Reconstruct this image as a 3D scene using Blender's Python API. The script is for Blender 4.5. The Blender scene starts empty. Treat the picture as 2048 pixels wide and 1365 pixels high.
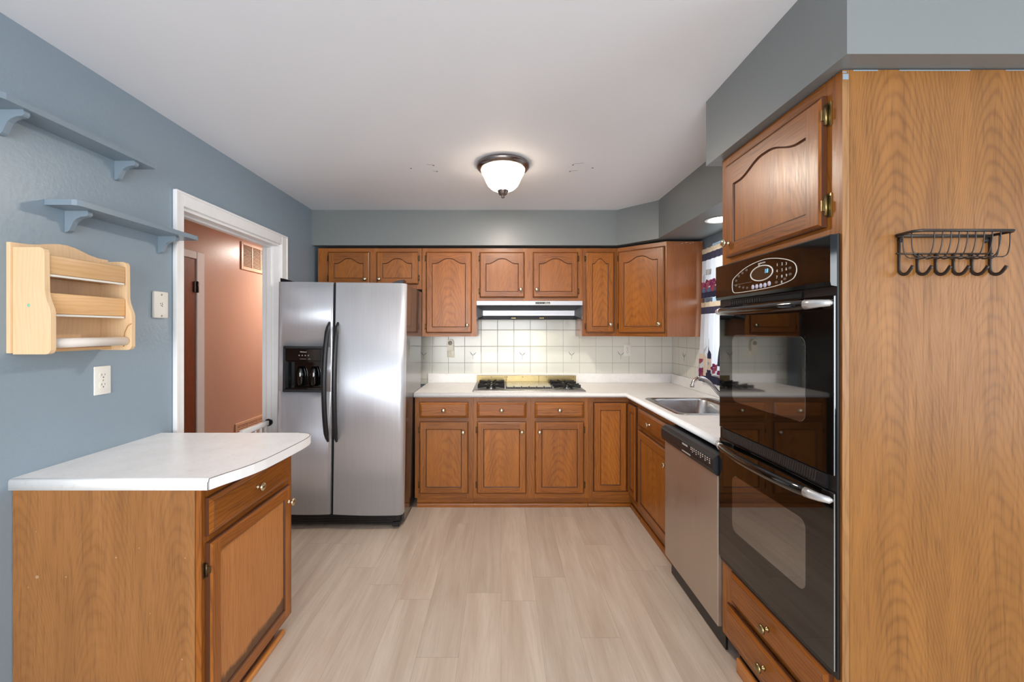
import bpy, bmesh, math, random
from mathutils import Vector, Matrix
random.seed(7)
S = bpy.context.scene
COL = S.collection
PI = math.pi

# ------------------------------------------------------------------ camera, world, lights, exposure
CAM_H = 1.412
cam_d = bpy.data.cameras.new('camera')
cam_d.sensor_width = 36.0
cam_d.lens = 820.0 / 2048.0 * 36.0
cam_d.shift_x = 22.0 / 2048.0
cam_d.shift_y = -22.5 / 2048.0
cam_d.clip_start = 0.02
cam = bpy.data.objects.new('camera', cam_d)
COL.objects.link(cam)
cam.location = (0, 0, CAM_H)
cam.rotation_euler = (PI / 2, 0, 0)
S.camera = cam

W = bpy.data.worlds.new('daylight')
S.world = W
W.use_nodes = True
W.node_tree.nodes['Background'].inputs[0].default_value = (0.97, 0.98, 1.0, 1)
W.node_tree.nodes['Background'].inputs[1].default_value = 1.6

def area(name, loc, rot, sx, sy, power, col):
    d = bpy.data.lights.new(name, 'AREA')
    d.shape = 'RECTANGLE'; d.size = sx; d.size_y = sy; d.energy = power; d.color = col
    o = bpy.data.objects.new(name, d); COL.objects.link(o)
    o.location = loc; o.rotation_euler = rot
    return o

# fill from invented, unseen dining end windows; daylight through the window over the sink
area('added_rear_fill', (-0.20, -2.72, 1.35), (PI / 2, 0, 0), 2.6, 1.7, 93, (0.97, 0.99, 1.0))
area('added_dining_fill', (3.02, -0.75, 1.4), (PI / 2, 0, PI / 2), 1.6, 1.4, 20, (0.86, 0.94, 1.0))
area('sink_window_daylight', (1.80, 2.62, 1.58), (PI / 2, 0, PI / 2), 0.98, 0.9, 9, (0.86, 0.94, 1.0))

S.view_settings.view_transform = 'Standard'
S.view_settings.look = 'None'
S.view_settings.gamma = 1.0
S.view_settings.use_curve_mapping = False
S.view_settings.exposure = 0.50

# ------------------------------------------------------------------ materials
def lin(c):
    return tuple((v / 255 / 12.92) if v / 255 <= 0.04045 else ((v / 255 + 0.055) / 1.055) ** 2.4 for v in c) + (1.0,)

class NT:
    def __init__(s, name):
        s.m = bpy.data.materials.new(name); s.m.use_nodes = True
        s.t = s.m.node_tree; s.b = s.t.nodes['Principled BSDF']; s.out = s.t.nodes['Material Output']
    def n(s, typ, ins=None, **kw):
        nd = s.t.nodes.new(typ)
        for k, v in kw.items(): setattr(nd, k, v)
        for k, v in (ins or {}).items(): s.put(nd.inputs[k], v)
        return nd
    def put(s, sock, v):
        if isinstance(v, bpy.types.NodeSocket): s.t.links.new(v, sock)
        else: sock.default_value = v
    def math(s, op, a, b=0.0, c=0.0):
        nd = s.n('ShaderNodeMath', operation=op)
        s.put(nd.inputs[0], a); s.put(nd.inputs[1], b); s.put(nd.inputs[2], c)
        return nd.outputs[0]
    def mix(s, f, a, b, mode='MIX'):
        nd = s.n('ShaderNodeMix', data_type='RGBA', blend_type=mode)
        s.put(nd.inputs[0], f); s.put(nd.inputs[6], a); s.put(nd.inputs[7], b)
        return nd.outputs[2]
    def comb(s, x, y, z):
        nd = s.n('ShaderNodeCombineXYZ'); s.put(nd.inputs[0], x); s.put(nd.inputs[1], y); s.put(nd.inputs[2], z)
        return nd.outputs[0]
    def noise(s, vec, scale, detail=3, rough=0.55, dist=0.0):
        nd = s.n('ShaderNodeTexNoise', {'Vector': vec, 'Scale': scale, 'Detail': detail, 'Roughness': rough, 'Distortion': dist})
        return nd.outputs['Fac']
    def ramp(s, f, lo, hi, a=0.0, b=1.0):
        nd = s.n('ShaderNodeMapRange', {'Value': f, 'From Min': lo, 'From Max': hi, 'To Min': a, 'To Max': b})
        return nd.outputs[0]
    def coord(s, kind='Object'):
        tc = s.n('ShaderNodeTexCoord')
        sp = s.n('ShaderNodeSeparateXYZ', {0: tc.outputs[kind]})
        return tc.outputs[kind], sp.outputs[0], sp.outputs[1], sp.outputs[2]
    def rnd(s):
        return s.n('ShaderNodeObjectInfo').outputs['Random']
    def bump(s, h, strength, dist):
        nd = s.n('ShaderNodeBump', {'Height': h, 'Strength': strength, 'Distance': dist})
        s.put(s.b.inputs['Normal'], nd.outputs[0])
    def set(s, **kw):
        for k, v in kw.items(): s.put(s.b.inputs[k.replace('_', ' ')], v)

def plain(name, col, rough=0.5, metal=0.0, spec=0.5, var=0.04, coat=0.0, bumpy=0.0, ior=1.5):
    t = NT(name); vec, x, y, z = t.coord()
    f = t.noise(vec, 22, 3)
    c = lin(col)
    dk = tuple(v * (1 - var * 2.2) for v in c[:3]) + (1,)
    t.set(Base_Color=t.mix(f, dk, c), Roughness=rough, Metallic=metal, Coat_Weight=coat, IOR=ior)
    t.put(t.b.inputs['Specular IOR Level'], spec)
    if bumpy: t.bump(t.noise(vec, 160, 2), bumpy, 0.002)
    return t.m

def emit(name, col, strength, base=(255, 250, 240)):
    t = NT(name); vec, x, y, z = t.coord()
    f = t.noise(vec, 14, 2)
    c = lin(col)
    t.set(Base_Color=lin(base), Roughness=0.3, Emission_Strength=strength)
    t.put(t.b.inputs['Emission Color'], t.mix(f, tuple(v * 0.8 for v in c[:3]) + (1,), c))
    return t.m

def wood(name, light, dark, axis='z', cath=False, rough=0.34, wrap=0.3, k=9.0, amount=0.5, coat=0.14, k2=1.0, steep=2.6, ringamt=0.34, wander=0.0, pores=0.42):
    t = NT(name); vec, x, y, z = t.coord(); r = t.rnd()
    off = t.math('MULTIPLY', r, 23.7)
    if axis == 'z': ac0, al0 = t.math('ADD', x, t.math('MULTIPLY', y, 0.83)), z
    elif axis == 'x': ac0, al0 = t.math('ADD', z, t.math('MULTIPLY', y, 0.83)), x
    else: ac0, al0 = t.math('ADD', x, t.math('MULTIPLY', z, 0.83)), y
    ac = ac0 if cath else t.math('ADD', ac0, off)
    al = t.math('ADD', al0, off)
    nv = t.comb(t.math('MULTIPLY', ac, 1.0), t.math('MULTIPLY', al, 0.10), off)
    broad = t.noise(nv, 16, 4, 0.62)
    wob = t.noise(t.comb(t.math('MULTIPLY', ac, 1.0), t.math('MULTIPLY', al, 0.22), off), 7, 3, 0.6)
    wob2 = t.noise(t.comb(t.math('MULTIPLY', ac, 1.0), t.math('MULTIPLY', al, 0.12), t.math('ADD', off, 9)), 40, 2, 0.6)
    if cath:
        sh = t.math('MULTIPLY', t.math('SUBTRACT', t.noise(t.comb(off, t.math('MULTIPLY', al, 0.9), 0.0), 1.0, 2), 0.5), 0.09)
        big = t.noise(t.comb(t.math('MULTIPLY', ac, 3.2), t.math('MULTIPLY', al, 0.55), t.math('ADD', off, 3)), 1.0, 2)
        sh = t.math('ADD', sh, t.math('MULTIPLY', t.math('SUBTRACT', big, 0.5), 0.16))
        a2 = t.math('WRAP', t.math('ADD', t.math('ADD', ac, sh), t.math('MULTIPLY', t.math('SUBTRACT', r, 0.5), wander)), wrap, -wrap)
        fa = 2 * PI / (0.034 * k2); fb = fa * (steep * wrap) / (wrap * wrap)
        fld = t.math('SUBTRACT', t.math('MULTIPLY', t.math('MULTIPLY', a2, a2), fb), t.math('MULTIPLY', al, -fa))
        fld = t.math('ADD', fld, t.math('MULTIPLY', wob, 26))
    else:
        fld = t.math('ADD', t.math('MULTIPLY', ac, 430), t.math('MULTIPLY', wob, 52))
    fld = t.math('ADD', fld, t.math('MULTIPLY', wob2, 3.0))
    ring = t.math('ADD', 0.5, t.math('MULTIPLY', 0.5, t.math('SINE', fld)))
    ring = t.math('POWER', ring, 2.6)
    if cath: ring = t.math('MULTIPLY', ring, t.ramp(t.noise(t.comb(t.math('MULTIPLY', ac, 5.0), t.math('MULTIPLY', al, 1.3), t.math('ADD', off, 5)), 1.0, 2), 0.36, 0.62, 0.25, 1.0))
    fine = t.noise(t.comb(t.math('MULTIPLY', ac, 260), t.math('MULTIPLY', al, 9), off), 1.0, 3, 0.6)
    pore = t.ramp(fine, 0.5, 0.72)
    fac = t.math('ADD', t.math('MULTIPLY', ring, ringamt * amount * 2), t.math('MULTIPLY', t.ramp(broad, 0.3, 0.7), 0.50 * amount * 2))
    c = t.mix(fac, lin(light), lin(dark))
    c = t.mix(t.math('MULTIPLY', pore, pores), c, tuple(v * 0.5 for v in lin(dark)[:3]) + (1,))
    tint = t.ramp(r, 0, 1, 0.86, 1.12); tb = t.ramp(t.math('FRACT', t.math('MULTIPLY', r, 7.0)), 0, 1, 0.90, 1.05)
    c = t.mix(1.0, c, t.comb(tint, t.math('MULTIPLY', tint, t.math('ADD', 0.5, t.math('MULTIPLY', tb, 0.5))), t.math('MULTIPLY', tint, tb)), 'MULTIPLY')
    t.set(Base_Color=c, Roughness=t.ramp(fine, 0.2, 0.8, rough - 0.05, rough + 0.1), Coat_Weight=coat, Coat_Roughness=0.25)
    t.put(t.b.inputs['Specular IOR Level'], 0.38)
    t.bump(fine, 0.12, 0.001)
    return t.m

def paint(name, col, rough=0.32, strength=0.25, scale=55, var=0.05, spec=0.5):
    t = NT(name); vec, x, y, z = t.coord()
    n1 = t.noise(vec, 1.3, 3)
    n2 = t.noise(vec, scale, 3, 0.6)
    c = lin(col)
    t.set(Base_Color=t.mix(n1, tuple(v * (1 - var) for v in c[:3]) + (1,), tuple(min(1, v * (1 + var)) for v in c[:3]) + (1,)),
          Roughness=t.ramp(n1, 0.3, 0.7, rough - 0.04, rough + 0.06))
    t.put(t.b.inputs['Specular IOR Level'], spec)
    t.bump(n2, strength, 0.003)
    return t.m

def steel(name, col, axis='z', rough=0.27, aniso=0.6, streak=0.08, smudge=0.0, metal=1.0):
    t = NT(name); vec, x, y, z = t.coord()
    m = {'z': (260, 260, 3), 'x': (3, 260, 260), 'y': (260, 3, 260)}[axis]
    st = t.noise(t.comb(t.math('MULTIPLY', x, m[0]), t.math('MULTIPLY', y, m[1]), t.math('MULTIPLY', z, m[2])), 1.0, 2)
    sm = t.noise(t.comb(t.math('MULTIPLY', x, 7), t.math('MULTIPLY', y, 7), t.math('MULTIPLY', z, 2.2)), 1.0, 3)
    c = lin(col)
    cc = t.mix(st, tuple(v * (1 - streak) for v in c[:3]) + (1,), tuple(min(1, v * (1 + streak)) for v in c[:3]) + (1,))
    t.set(Base_Color=cc, Metallic=metal, Roughness=t.math('ADD', t.ramp(st, 0.2, 0.8, rough - 0.03, rough + 0.05), t.ramp(sm, 0.35, 0.7, -smudge, smudge)),
          Anisotropic=aniso)
    t.bump(st, 0.012, 0.0002)
    return t.m

M = {}
OAK_L, OAK_D = (166, 99, 32), (98, 50, 11)
M['oak'] = wood('oak_vertical', OAK_L, OAK_D, 'z')
M['oakh'] = wood('oak_horizontal', (160, 94, 29), (94, 47, 10), 'x')
M['oakp'] = wood('oak_panel', (170, 102, 33), (110, 58, 14), 'z', cath=True, amount=0.5, wrap=0.26, k2=2.1, steep=4.2, ringamt=0.32, wander=0.22)
M['oaky'] = wood('oak_lengthwise', OAK_L, OAK_D, 'y')
M['oakside'] = wood('oak_side_veneer', (160, 98, 54), (118, 66, 34), 'z', amount=0.45, rough=0.28, coat=0.4)
M['lam'] = wood('woodgrain_laminate', (160, 110, 62), (116, 74, 37), 'z', cath=True, wrap=0.11, amount=0.5, rough=0.42, coat=0.05, k2=1.5, steep=5.5, ringamt=0.28)
M['lamr'] = wood('woodgrain_laminate_tan', (148, 99, 46), (98, 60, 22), 'z', cath=True, wrap=0.11, amount=0.5, rough=0.42, coat=0.05, k2=1.5, steep=5.5, ringamt=0.30)
M['edge'] = wood('oak_edge', (160, 116, 70), (124, 82, 44), 'z', amount=0.5)
M['rawoak'] = wood('bare_oak', (214, 142, 72), (180, 104, 44), 'y', amount=0.4)
M['rawoakx'] = wood('bare_oak_crosswise', (214, 142, 72), (180, 104, 44), 'x', amount=0.4)
M['maple'] = wood('pale_maple', (226, 194, 154), (208, 168, 122), 'z', pores=0.10, amount=0.3, rough=0.42, coat=0.05)
M['mapleh'] = wood('pale_maple_lengthwise', (224, 184, 136), (202, 154, 100), 'y', pores=0.10, amount=0.42, rough=0.42, coat=0.05)
M['reddoor'] = wood('red_brown_door', (142, 74, 44), (108, 50, 28), 'z', amount=0.5, rough=0.35)
M['wall'] = paint('blue_grey_paint', (140, 157, 170))
M['soffit'] = paint('wall_paint_shaded_soffit', (122, 127, 128), strength=0.12)  # same paint as the walls; the soffit's warmer, weaker light put into its colour
M['shelfp'] = paint('blue_grey_shelf_paint', (128, 144, 157), rough=0.3, strength=0.08)
M['ceil'] = paint('white_ceiling_paint', (236, 240, 247), rough=0.6, strength=0.06, scale=40, var=0.02)
M['mark'] = plain('nail_hole_dark', (70, 66, 62), 0.8)
M['salmon'] = paint('salmon_paint', (206, 168, 148), rough=0.33, strength=0.15)
M['white'] = plain('white_trim_paint', (246, 247, 248), 0.35, var=0.03)
M['whiteplastic'] = plain('white_plastic', (236, 234, 226), 0.35, var=0.02)
M['ivory'] = plain('ivory_plastic', (232, 226, 206), 0.35, var=0.02)
M['black'] = plain('black_plastic', (18, 18, 20), 0.32, var=0.1)
M['blackm'] = plain('black_textured_plastic', (30, 32, 36), 0.42, var=0.1, bumpy=0.15)
M['blackgloss'] = plain('black_gloss', (8, 8, 9), 0.06, var=0.1, coat=0.5, ior=1.6)
M['dark'] = plain('dark_void', (10, 9, 8), 0.9)
M['iron'] = plain('cast_iron', (24, 23, 23), 0.55, var=0.1)
M['bronze'] = plain('dark_iron_wire', (74, 68, 64), 0.38, metal=0.7)
M['brass'] = plain('aged_brass', (158, 140, 98), 0.32, metal=1.0, var=0.12)
M['knob'] = plain('satin_nickel_brass', (214, 200, 170), 0.2, metal=1.0, var=0.06)
M['hinge'] = plain('antique_hinge', (98, 74, 48), 0.35, metal=0.8, var=0.1)
M['chrome'] = plain('chrome', (225, 227, 230), 0.08, metal=1.0, var=0.01)
M['steel'] = steel('brushed_steel', (226, 231, 240), 'z', 0.40, 0.4, smudge=0.04, metal=0.72)
M['steeld'] = steel('brushed_steel_dishwasher', (190, 178, 166), 'z', 0.34, 0.4, smudge=0.05, metal=0.8)
M['steelh'] = steel('brushed_steel_hood', (168, 167, 170), 'x', 0.42, 0.5, metal=0.95)
M['steelsink'] = steel('brushed_steel_sink', (190, 192, 194), 'y', 0.24, 0.4)
M['silver'] = plain('silver_plastic', (206, 206, 206), 0.3, metal=0.6)
M['fridgeside'] = plain('dark_grey_enamel', (58, 54, 52), 0.22, var=0.05, coat=0.5)
def frosted():
    t = NT('glowing_frosted_glass'); vec, x, y, z = t.coord()
    f = t.noise(vec, 16, 3)
    t.set(Base_Color=lin((240, 232, 220)), Roughness=0.35, Emission_Strength=1.5)
    t.put(t.b.inputs['Emission Color'], t.mix(t.ramp(f, 0.35, 0.65), lin((255, 226, 196)), lin((255, 246, 232))))
    tr = t.n('ShaderNodeBsdfTransparent', {'Color': (1, 0.96, 0.9, 1)})
    mx = t.n('ShaderNodeMixShader', {0: 0.6, 1: t.b.outputs[0], 2: tr.outputs[0]})
    t.t.links.new(mx.outputs[0], t.out.inputs['Surface'])
    return t.m
M['glass_lamp'] = frosted()
M['lens'] = emit('glowing_lens', (255, 238, 190), 110.0)
M['downlight'] = emit('glowing_downlight', (255, 240, 215), 16.0)
M['display'] = emit('display_digits', (110, 190, 235), 1.3, (60, 120, 160))
M['print'] = plain('pale_print', (226, 222, 214), 0.4)
M['printdim'] = plain('dim_print', (150, 140, 132), 0.4)
M['lavender'] = plain('lavender_button', (196, 194, 214), 0.4)
M['displayglass'] = plain('display_glass', (52, 44, 36), 0.12, coat=0.5)
M['greenmetal'] = plain('green_grey_register', (112, 120, 108), 0.4, metal=0.2)
M['whiteroll'] = plain('white_cardboard_roll', (232, 224, 216), 0.6)
M['clothw'] = None

def laminate():
    t = NT('white_laminate'); vec, x, y, z = t.coord()
    f = t.noise(vec, 9, 5, 0.7)
    g = t.noise(vec, 60, 3, 0.7)
    c = t.mix(t.ramp(f, 0.35, 0.68), lin((240, 239, 238)), lin((248, 247, 247)))
    c = t.mix(t.math('MULTIPLY', t.ramp(g, 0.55, 0.75), 0.35), c, lin((212, 208, 204)))
    t.set(Base_Color=c, Roughness=0.33)
    return t.m
M['lamw'] = laminate()
M['seam'] = plain('laminate_seam', (92, 84, 78), 0.6)

def floor_mat():
    t = NT('greige_plank_floor'); vec, x, y, z = t.coord()
    pw, pl = 0.183, 1.22
    xr = t.math('DIVIDE', x, pw)
    row = t.math('FLOOR', xr)
    wn = t.n('ShaderNodeTexWhiteNoise', {'W': row}, noise_dimensions='1D').outputs['Value']
    yr = t.math('ADD', t.math('DIVIDE', y, pl), t.math('MULTIPLY', wn, 7.3))
    pid = t.math('FLOOR', yr)
    wn2 = t.n('ShaderNodeTexWhiteNoise', {'Vector': t.comb(row, pid, 0.0)}, noise_dimensions='3D').outputs['Value']
    off = t.math('MULTIPLY', wn2, 31)
    g1 = t.noise(t.comb(t.math('ADD', t.math('MULTIPLY', x, 14), off), t.math('MULTIPLY', y, 1.1), off), 1.0, 4, 0.6, 0.6)
    g2 = t.noise(t.comb(t.math('ADD', t.math('MULTIPLY', x, 150), off), t.math('MULTIPLY', y, 6), off), 1.0, 3, 0.6)
    g3 = t.noise(t.comb(t.math('ADD', t.math('MULTIPLY', x, 6), off), t.math('MULTIPLY', y, 2.0), off), 1.0, 2)
    c = t.mix(t.ramp(g1, 0.3, 0.72), lin((205, 189, 173)), lin((181, 161, 143)))
    c = t.mix(t.math('MULTIPLY', t.ramp(g2, 0.5, 0.75), 0.25), c, lin((152, 130, 112)))
    c = t.mix(t.math('MULTIPLY', t.ramp(g3, 0.62, 0.75), 0.3), c, lin((164, 142, 122)))
    tint = t.ramp(wn2, 0, 1, 0.93, 1.05)
    c = t.mix(1.0, c, t.comb(tint, tint, tint), 'MULTIPLY')
    fx = t.math('FRACT', xr); fy = t.math('FRACT', yr)
    ex = t.math('LESS_THAN', t.math('MINIMUM', fx, t.math('SUBTRACT', 1.0, fx)), 0.006)
    ey = t.math('LESS_THAN', t.math('MINIMUM', fy, t.math('SUBTRACT', 1.0, fy)), 0.0012)
    e = t.math('MAXIMUM', ex, ey)
    c = t.mix(t.math('MULTIPLY', e, 0.35), c, lin((120, 100, 84)))
    t.set(Base_Color=c, Roughness=t.ramp(g2, 0.2, 0.8, 0.38, 0.5))
    t.bump(g2, 0.06, 0.001)
    return t.m
M['floor'] = floor_mat()

TILE = 0.1547
def tile_mat(name, u):
    # six inch glazed tiles; u names the world axis the wall runs along
    t = NT(name); vec, x, y, z = t.coord()
    a = x if u == 'x' else y
    a0 = -0.342 if u == 'x' else 3.868
    fa = t.math('FRACT', t.math('ADD', t.math('DIVIDE', t.math('SUBTRACT', a, a0), TILE), 50))
    fz = t.math('FRACT', t.math('ADD', t.math('DIVIDE', t.math('SUBTRACT', z, 1.255), TILE), 50))
    da = t.math('MINIMUM', fa, t.math('SUBTRACT', 1.0, fa)); dz = t.math('MINIMUM', fz, t.math('SUBTRACT', 1.0, fz))
    d = t.math('MINIMUM', da, dz)
    g = t.ramp(d, 0.008, 0.016, 1.0, 0.0)
    n = t.noise(vec, 6, 2)
    c = t.mix(n, lin((222, 222, 212)), lin((230, 229, 220)))
    c = t.mix(t.math('MULTIPLY', g, 0.75), c, lin((150, 146, 134)))
    t.set(Base_Color=c, Roughness=t.ramp(g, 0, 1, 0.16, 0.7))
    t.bump(t.ramp(d, 0.0, 0.03), 0.3, 0.002)
    return t.m
M['tilex'] = tile_mat('glazed_tile_back', 'x')
M['tiley'] = tile_mat('glazed_tile_side', 'y')
M['motif'] = plain('blue_grey_motif', (150, 166, 172), 0.4)
M['motifd'] = plain('dark_grey_motif', (104, 112, 112), 0.4)

def cloth(name, col, trans=0.5):
    t = NT(name); vec, x, y, z = t.coord()
    f = t.noise(vec, 240, 2)
    c = lin(col)
    cc = t.mix(f, tuple(v * 0.93 for v in c[:3]) + (1,), c)
    t.set(Base_Color=cc, Roughness=0.85)
    tr = t.n('ShaderNodeBsdfTranslucent', {'Color': cc})
    mx = t.n('ShaderNodeMixShader', {0: trans, 1: t.b.outputs[0], 2: tr.outputs[0]})
    t.t.links.new(mx.outputs[0], t.out.inputs['Surface'])
    return t.m
M['clothw'] = cloth('white_sheer_cloth', (222, 224, 232), 0.28)
M['clothb'] = cloth('beige_header_cloth', (226, 204, 176), 0.3)
M['clothp'] = cloth('plum_navy_band', (66, 64, 86), 0.12)
M['pr_bottle'] = cloth('print_navy', (46, 46, 76), 0.10)
M['pr_label'] = cloth('print_cream', (226, 206, 186), 0.10)
M['pr_grape'] = cloth('print_plum', (132, 44, 92), 0.10)
M['pr_grey'] = cloth('print_grey_line', (176, 178, 186), 0.4)
M['pr_blue'] = cloth('print_slate', (92, 112, 146), 0.10)
M['pr_wine'] = cloth('print_wine', (158, 72, 92), 0.10)
M['pr_rust'] = cloth('print_rust', (150, 92, 74), 0.10)

def pane_mat():
    t = NT('clear_pane')
    vec, x, y, z = t.coord()
    tr = t.n('ShaderNodeBsdfTransparent', {'Color': (0.97, 0.99, 0.98, 1)})
    gl = t.n('ShaderNodeBsdfGlossy', {'Color': (1, 1, 1, 1), 'Roughness': t.ramp(t.noise(vec, 3, 1), 0, 1, 0.01, 0.03)})
    mx = t.n('ShaderNodeMixShader', {0: 0.07, 1: tr.outputs[0], 2: gl.outputs[0]})
    t.t.links.new(mx.outputs[0], t.out.inputs['Surface'])
    return t.m
M['pane'] = pane_mat()

def oven_glass(name, base, ior, rough):
    t = NT(name); vec, x, y, z = t.coord()
    f = t.noise(vec, 5, 4)
    t.set(Base_Color=lin(base), Roughness=t.ramp(f, 0.3, 0.75, rough, rough + 0.03), IOR=ior)
    t.put(t.b.inputs['Specular IOR Level'], 0.5)
    return t.m
M['oglass'] = oven_glass('black_oven_glass', (8, 8, 8), 1.72, 0.015)
M['owindow'] = oven_glass('oven_window_coating', (40, 39, 38), 3.2, 0.02)
M['ocontrol'] = oven_glass('black_control_glass', (16, 13, 12), 1.7, 0.05)

def stained_panel():
    m = wood('oak_panel_water_stained', (184, 122, 66), (150, 92, 46), 'z', cath=False, amount=0.3)
    t = NT.__new__(NT); t.m = m; t.t = m.node_tree; t.b = t.t.nodes['Principled BSDF']; t.out = t.t.nodes['Material Output']
    link = t.b.inputs['Base Color'].links[0].from_socket
    vec, x, y, z = t.coord()
    n = t.noise(t.comb(t.math('MULTIPLY', x, 9), 0.0, t.math('MULTIPLY', z, 5)), 1.0, 4, 0.65)
    edge = t.math('ADD', 0.050, t.math('MULTIPLY', n, 0.10))
    f = t.ramp(t.math('SUBTRACT', edge, z), -0.006, 0.012)
    c = t.mix(t.math('MULTIPLY', f, 0.8), link, lin((52, 34, 22)))
    t.t.links.new(c, t.b.inputs['Base Color'])
    return m
M['oakpd'] = stained_panel()
M['bronzed'] = plain('brushed_dark_nickel', (150, 142, 140), 0.25, metal=1.0, var=0.08)
M['maplep'] = wood('pale_maple_panel', (228, 198, 162), (212, 176, 132), 'z', pores=0.10, amount=0.3, rough=0.42, coat=0.05)
M['mapled'] = plain('maple_groove', (186, 138, 84), 0.5)
M['fleck'] = plain('green_fleck', (150, 206, 176), 0.5)
M['ventp'] = plain('pale_salmon_metal', (226, 190, 160), 0.4)
M['speck'] = plain('pale_speck', (176, 140, 104), 0.6)

# ------------------------------------------------------------------ mesh helpers
class MB:
    """Collects shapes; build() links them as one mesh object."""
    def __init__(s):
        s.v = []; s.f = []; s.mi = []; s.sm = []
    def add(s, vs, fs, m=0, smooth=False):
        b = len(s.v)
        s.v += [tuple(p) for p in vs]
        for f in fs:
            s.f.append([i + b for i in f]); s.mi.append(m); s.sm.append(smooth)
        return s
    def frombm(s, bm, m=0, smooth=False):
        bm.verts.index_update()
        s.add([v.co.copy() for v in bm.verts], [[v.index for v in f.verts] for f in bm.faces], m, smooth)
        bm.free(); return s
    def box(s, x0, x1, y0, y1, z0, z1, m=0, bev=0.0, seg=1):
        if x0 > x1: x0, x1 = x1, x0
        if y0 > y1: y0, y1 = y1, y0
        if z0 > z1: z0, z1 = z1, z0
        if bev <= 0:
            vs = [(x0, y0, z0), (x1, y0, z0), (x1, y1, z0), (x0, y1, z0), (x0, y0, z1), (x1, y0, z1), (x1, y1, z1), (x0, y1, z1)]
            return s.add(vs, [(0, 3, 2, 1), (4, 5, 6, 7), (0, 1, 5, 4), (1, 2, 6, 5), (2, 3, 7, 6), (3, 0, 4, 7)], m)
        bm = bmesh.new()
        bmesh.ops.create_cube(bm, size=1.0)
        for v in bm.verts:
            v.co = Vector(((x0 + x1) / 2 + v.co.x * (x1 - x0), (y0 + y1) / 2 + v.co.y * (y1 - y0), (z0 + z1) / 2 + v.co.z * (z1 - z0)))
        bmesh.ops.bevel(bm, geom=list(bm.edges), offset=bev, segments=seg, affect='EDGES', profile=0.5)
        return s.frombm(bm, m, seg > 1)
    def prism(s, pts, axis, a0, a1, m=0, smooth=False, mside=None):
        """pts: 2D polygon; axis 'x': pts=(y,z), 'y': pts=(x,z), 'z': pts=(x,y)."""
        def P(p, a):
            return {'x': (a, p[0], p[1]), 'y': (p[0], a, p[1]), 'z': (p[0], p[1], a)}[axis]
        n = len(pts)
        vs = [P(p, a0) for p in pts] + [P(p, a1) for p in pts]
        s.add(vs, [list(range(n - 1, -1, -1)), list(range(n, 2 * n))], m)
        b = len(s.v) - 2 * n
        for i in range(n):
            j = (i + 1) % n
            s.f.append([b + i, b + j, b + n + j, b + n + i]); s.mi.append(m if mside is None else mside); s.sm.append(smooth)
        return s
    def lathe(s, prof, origin=(0, 0, 0), axis=(0, 0, 1), n=24, m=0, smooth=True):
        """prof: list of (r, h) along axis."""
        ax = Vector(axis).normalized()
        q = ax.to_track_quat('Z', 'Y').to_matrix()
        o = Vector(origin); vs = []; fs = []
        for r, h in prof:
            for k in range(n):
                a = 2 * PI * k / n
                vs.append(o + q @ Vector((r * math.cos(a), r * math.sin(a), h)))
        for i in range(len(prof) - 1):
            for k in range(n):
                k2 = (k + 1) % n
                fs.append((i * n + k, i * n + k2, (i + 1) * n + k2, (i + 1) * n + k))
        s.add(vs, fs, m, smooth)
        if prof[0][0] > 1e-5: s.add(vs[:n], [list(range(n - 1, -1, -1))], m)
        if prof[-1][0] > 1e-5: s.add(vs[-n:], [list(range(n))], m)
        return s
    def tube(s, path, r, n=8, m=0, flat=None, cap=True):
        """path of points; r float or list; flat=(rx, ry) gives an elliptic / strap section."""
        P = [Vector(p) for p in path]; vs = []; fs = []
        prev = None
        for i, p in enumerate(P):
            t = (P[min(i + 1, len(P) - 1)] - P[max(i - 1, 0)]).normalized()
            if prev is None:
                ref = Vector((0, 0, 1)) if abs(t.z) < 0.9 else Vector((1, 0, 0))
                a = t.cross(ref).normalized()
            else:
                a = (prev - t * prev.dot(t)).normalized()
            prev = a; b = t.cross(a)
            rr = r[i] if isinstance(r, (list, tuple)) else r
            for k in range(n):
                an = 2 * PI * (k + 0.5) / n
                fx, fy = flat if flat else (1, 1)
                vs.append(p + a * (rr * fx * math.cos(an)) + b * (rr * fy * math.sin(an)))
        for i in range(len(P) - 1):
            for k in range(n):
                k2 = (k + 1) % n
                fs.append((i * n + k, i * n + k2, (i + 1) * n + k2, (i + 1) * n + k))
        s.add(vs, fs, m, n > 4)
        if cap:
            s.add(vs[:n], [list(range(n - 1, -1, -1))], m); s.add(vs[-n:], [list(range(n))], m)
        return s
    def sweep(s, path, prof, m=0, smooth=False, closed=False):
        """sweep a profile (offset to the right of the path, z) along an xy polyline with mitred corners."""
        n = len(path); vs = []
        for i in range(n):
            p = Vector(path[i])
            d0 = (p - Vector(path[i - 1])).normalized() if (i > 0 or closed) else None
            d1 = (Vector(path[(i + 1) % n]) - p).normalized() if (i < n - 1 or closed) else None
            if d0 is None: d0 = d1
            if d1 is None: d1 = d0
            n0 = Vector((d0.y, -d0.x)); n1 = Vector((d1.y, -d1.x))
            mm = (n0 + n1).normalized(); mm = mm / max(0.25, mm.dot(n0))
            for (o, z) in prof:
                vs.append((p.x + mm.x * o, p.y + mm.y * o, z))
        k = len(prof); fs = []
        for i in range(n if closed else n - 1):
            i2 = (i + 1) % n
            for j in range(k - 1):
                fs.append((i * k + j, i2 * k + j, i2 * k + j + 1, i * k + j + 1))
        s.add(vs, fs, m, smooth)
        if not closed:
            s.add(vs[:k], [list(range(k))], m); s.add(vs[-k:], [list(range(k - 1, -1, -1))], m)
        return s
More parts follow.
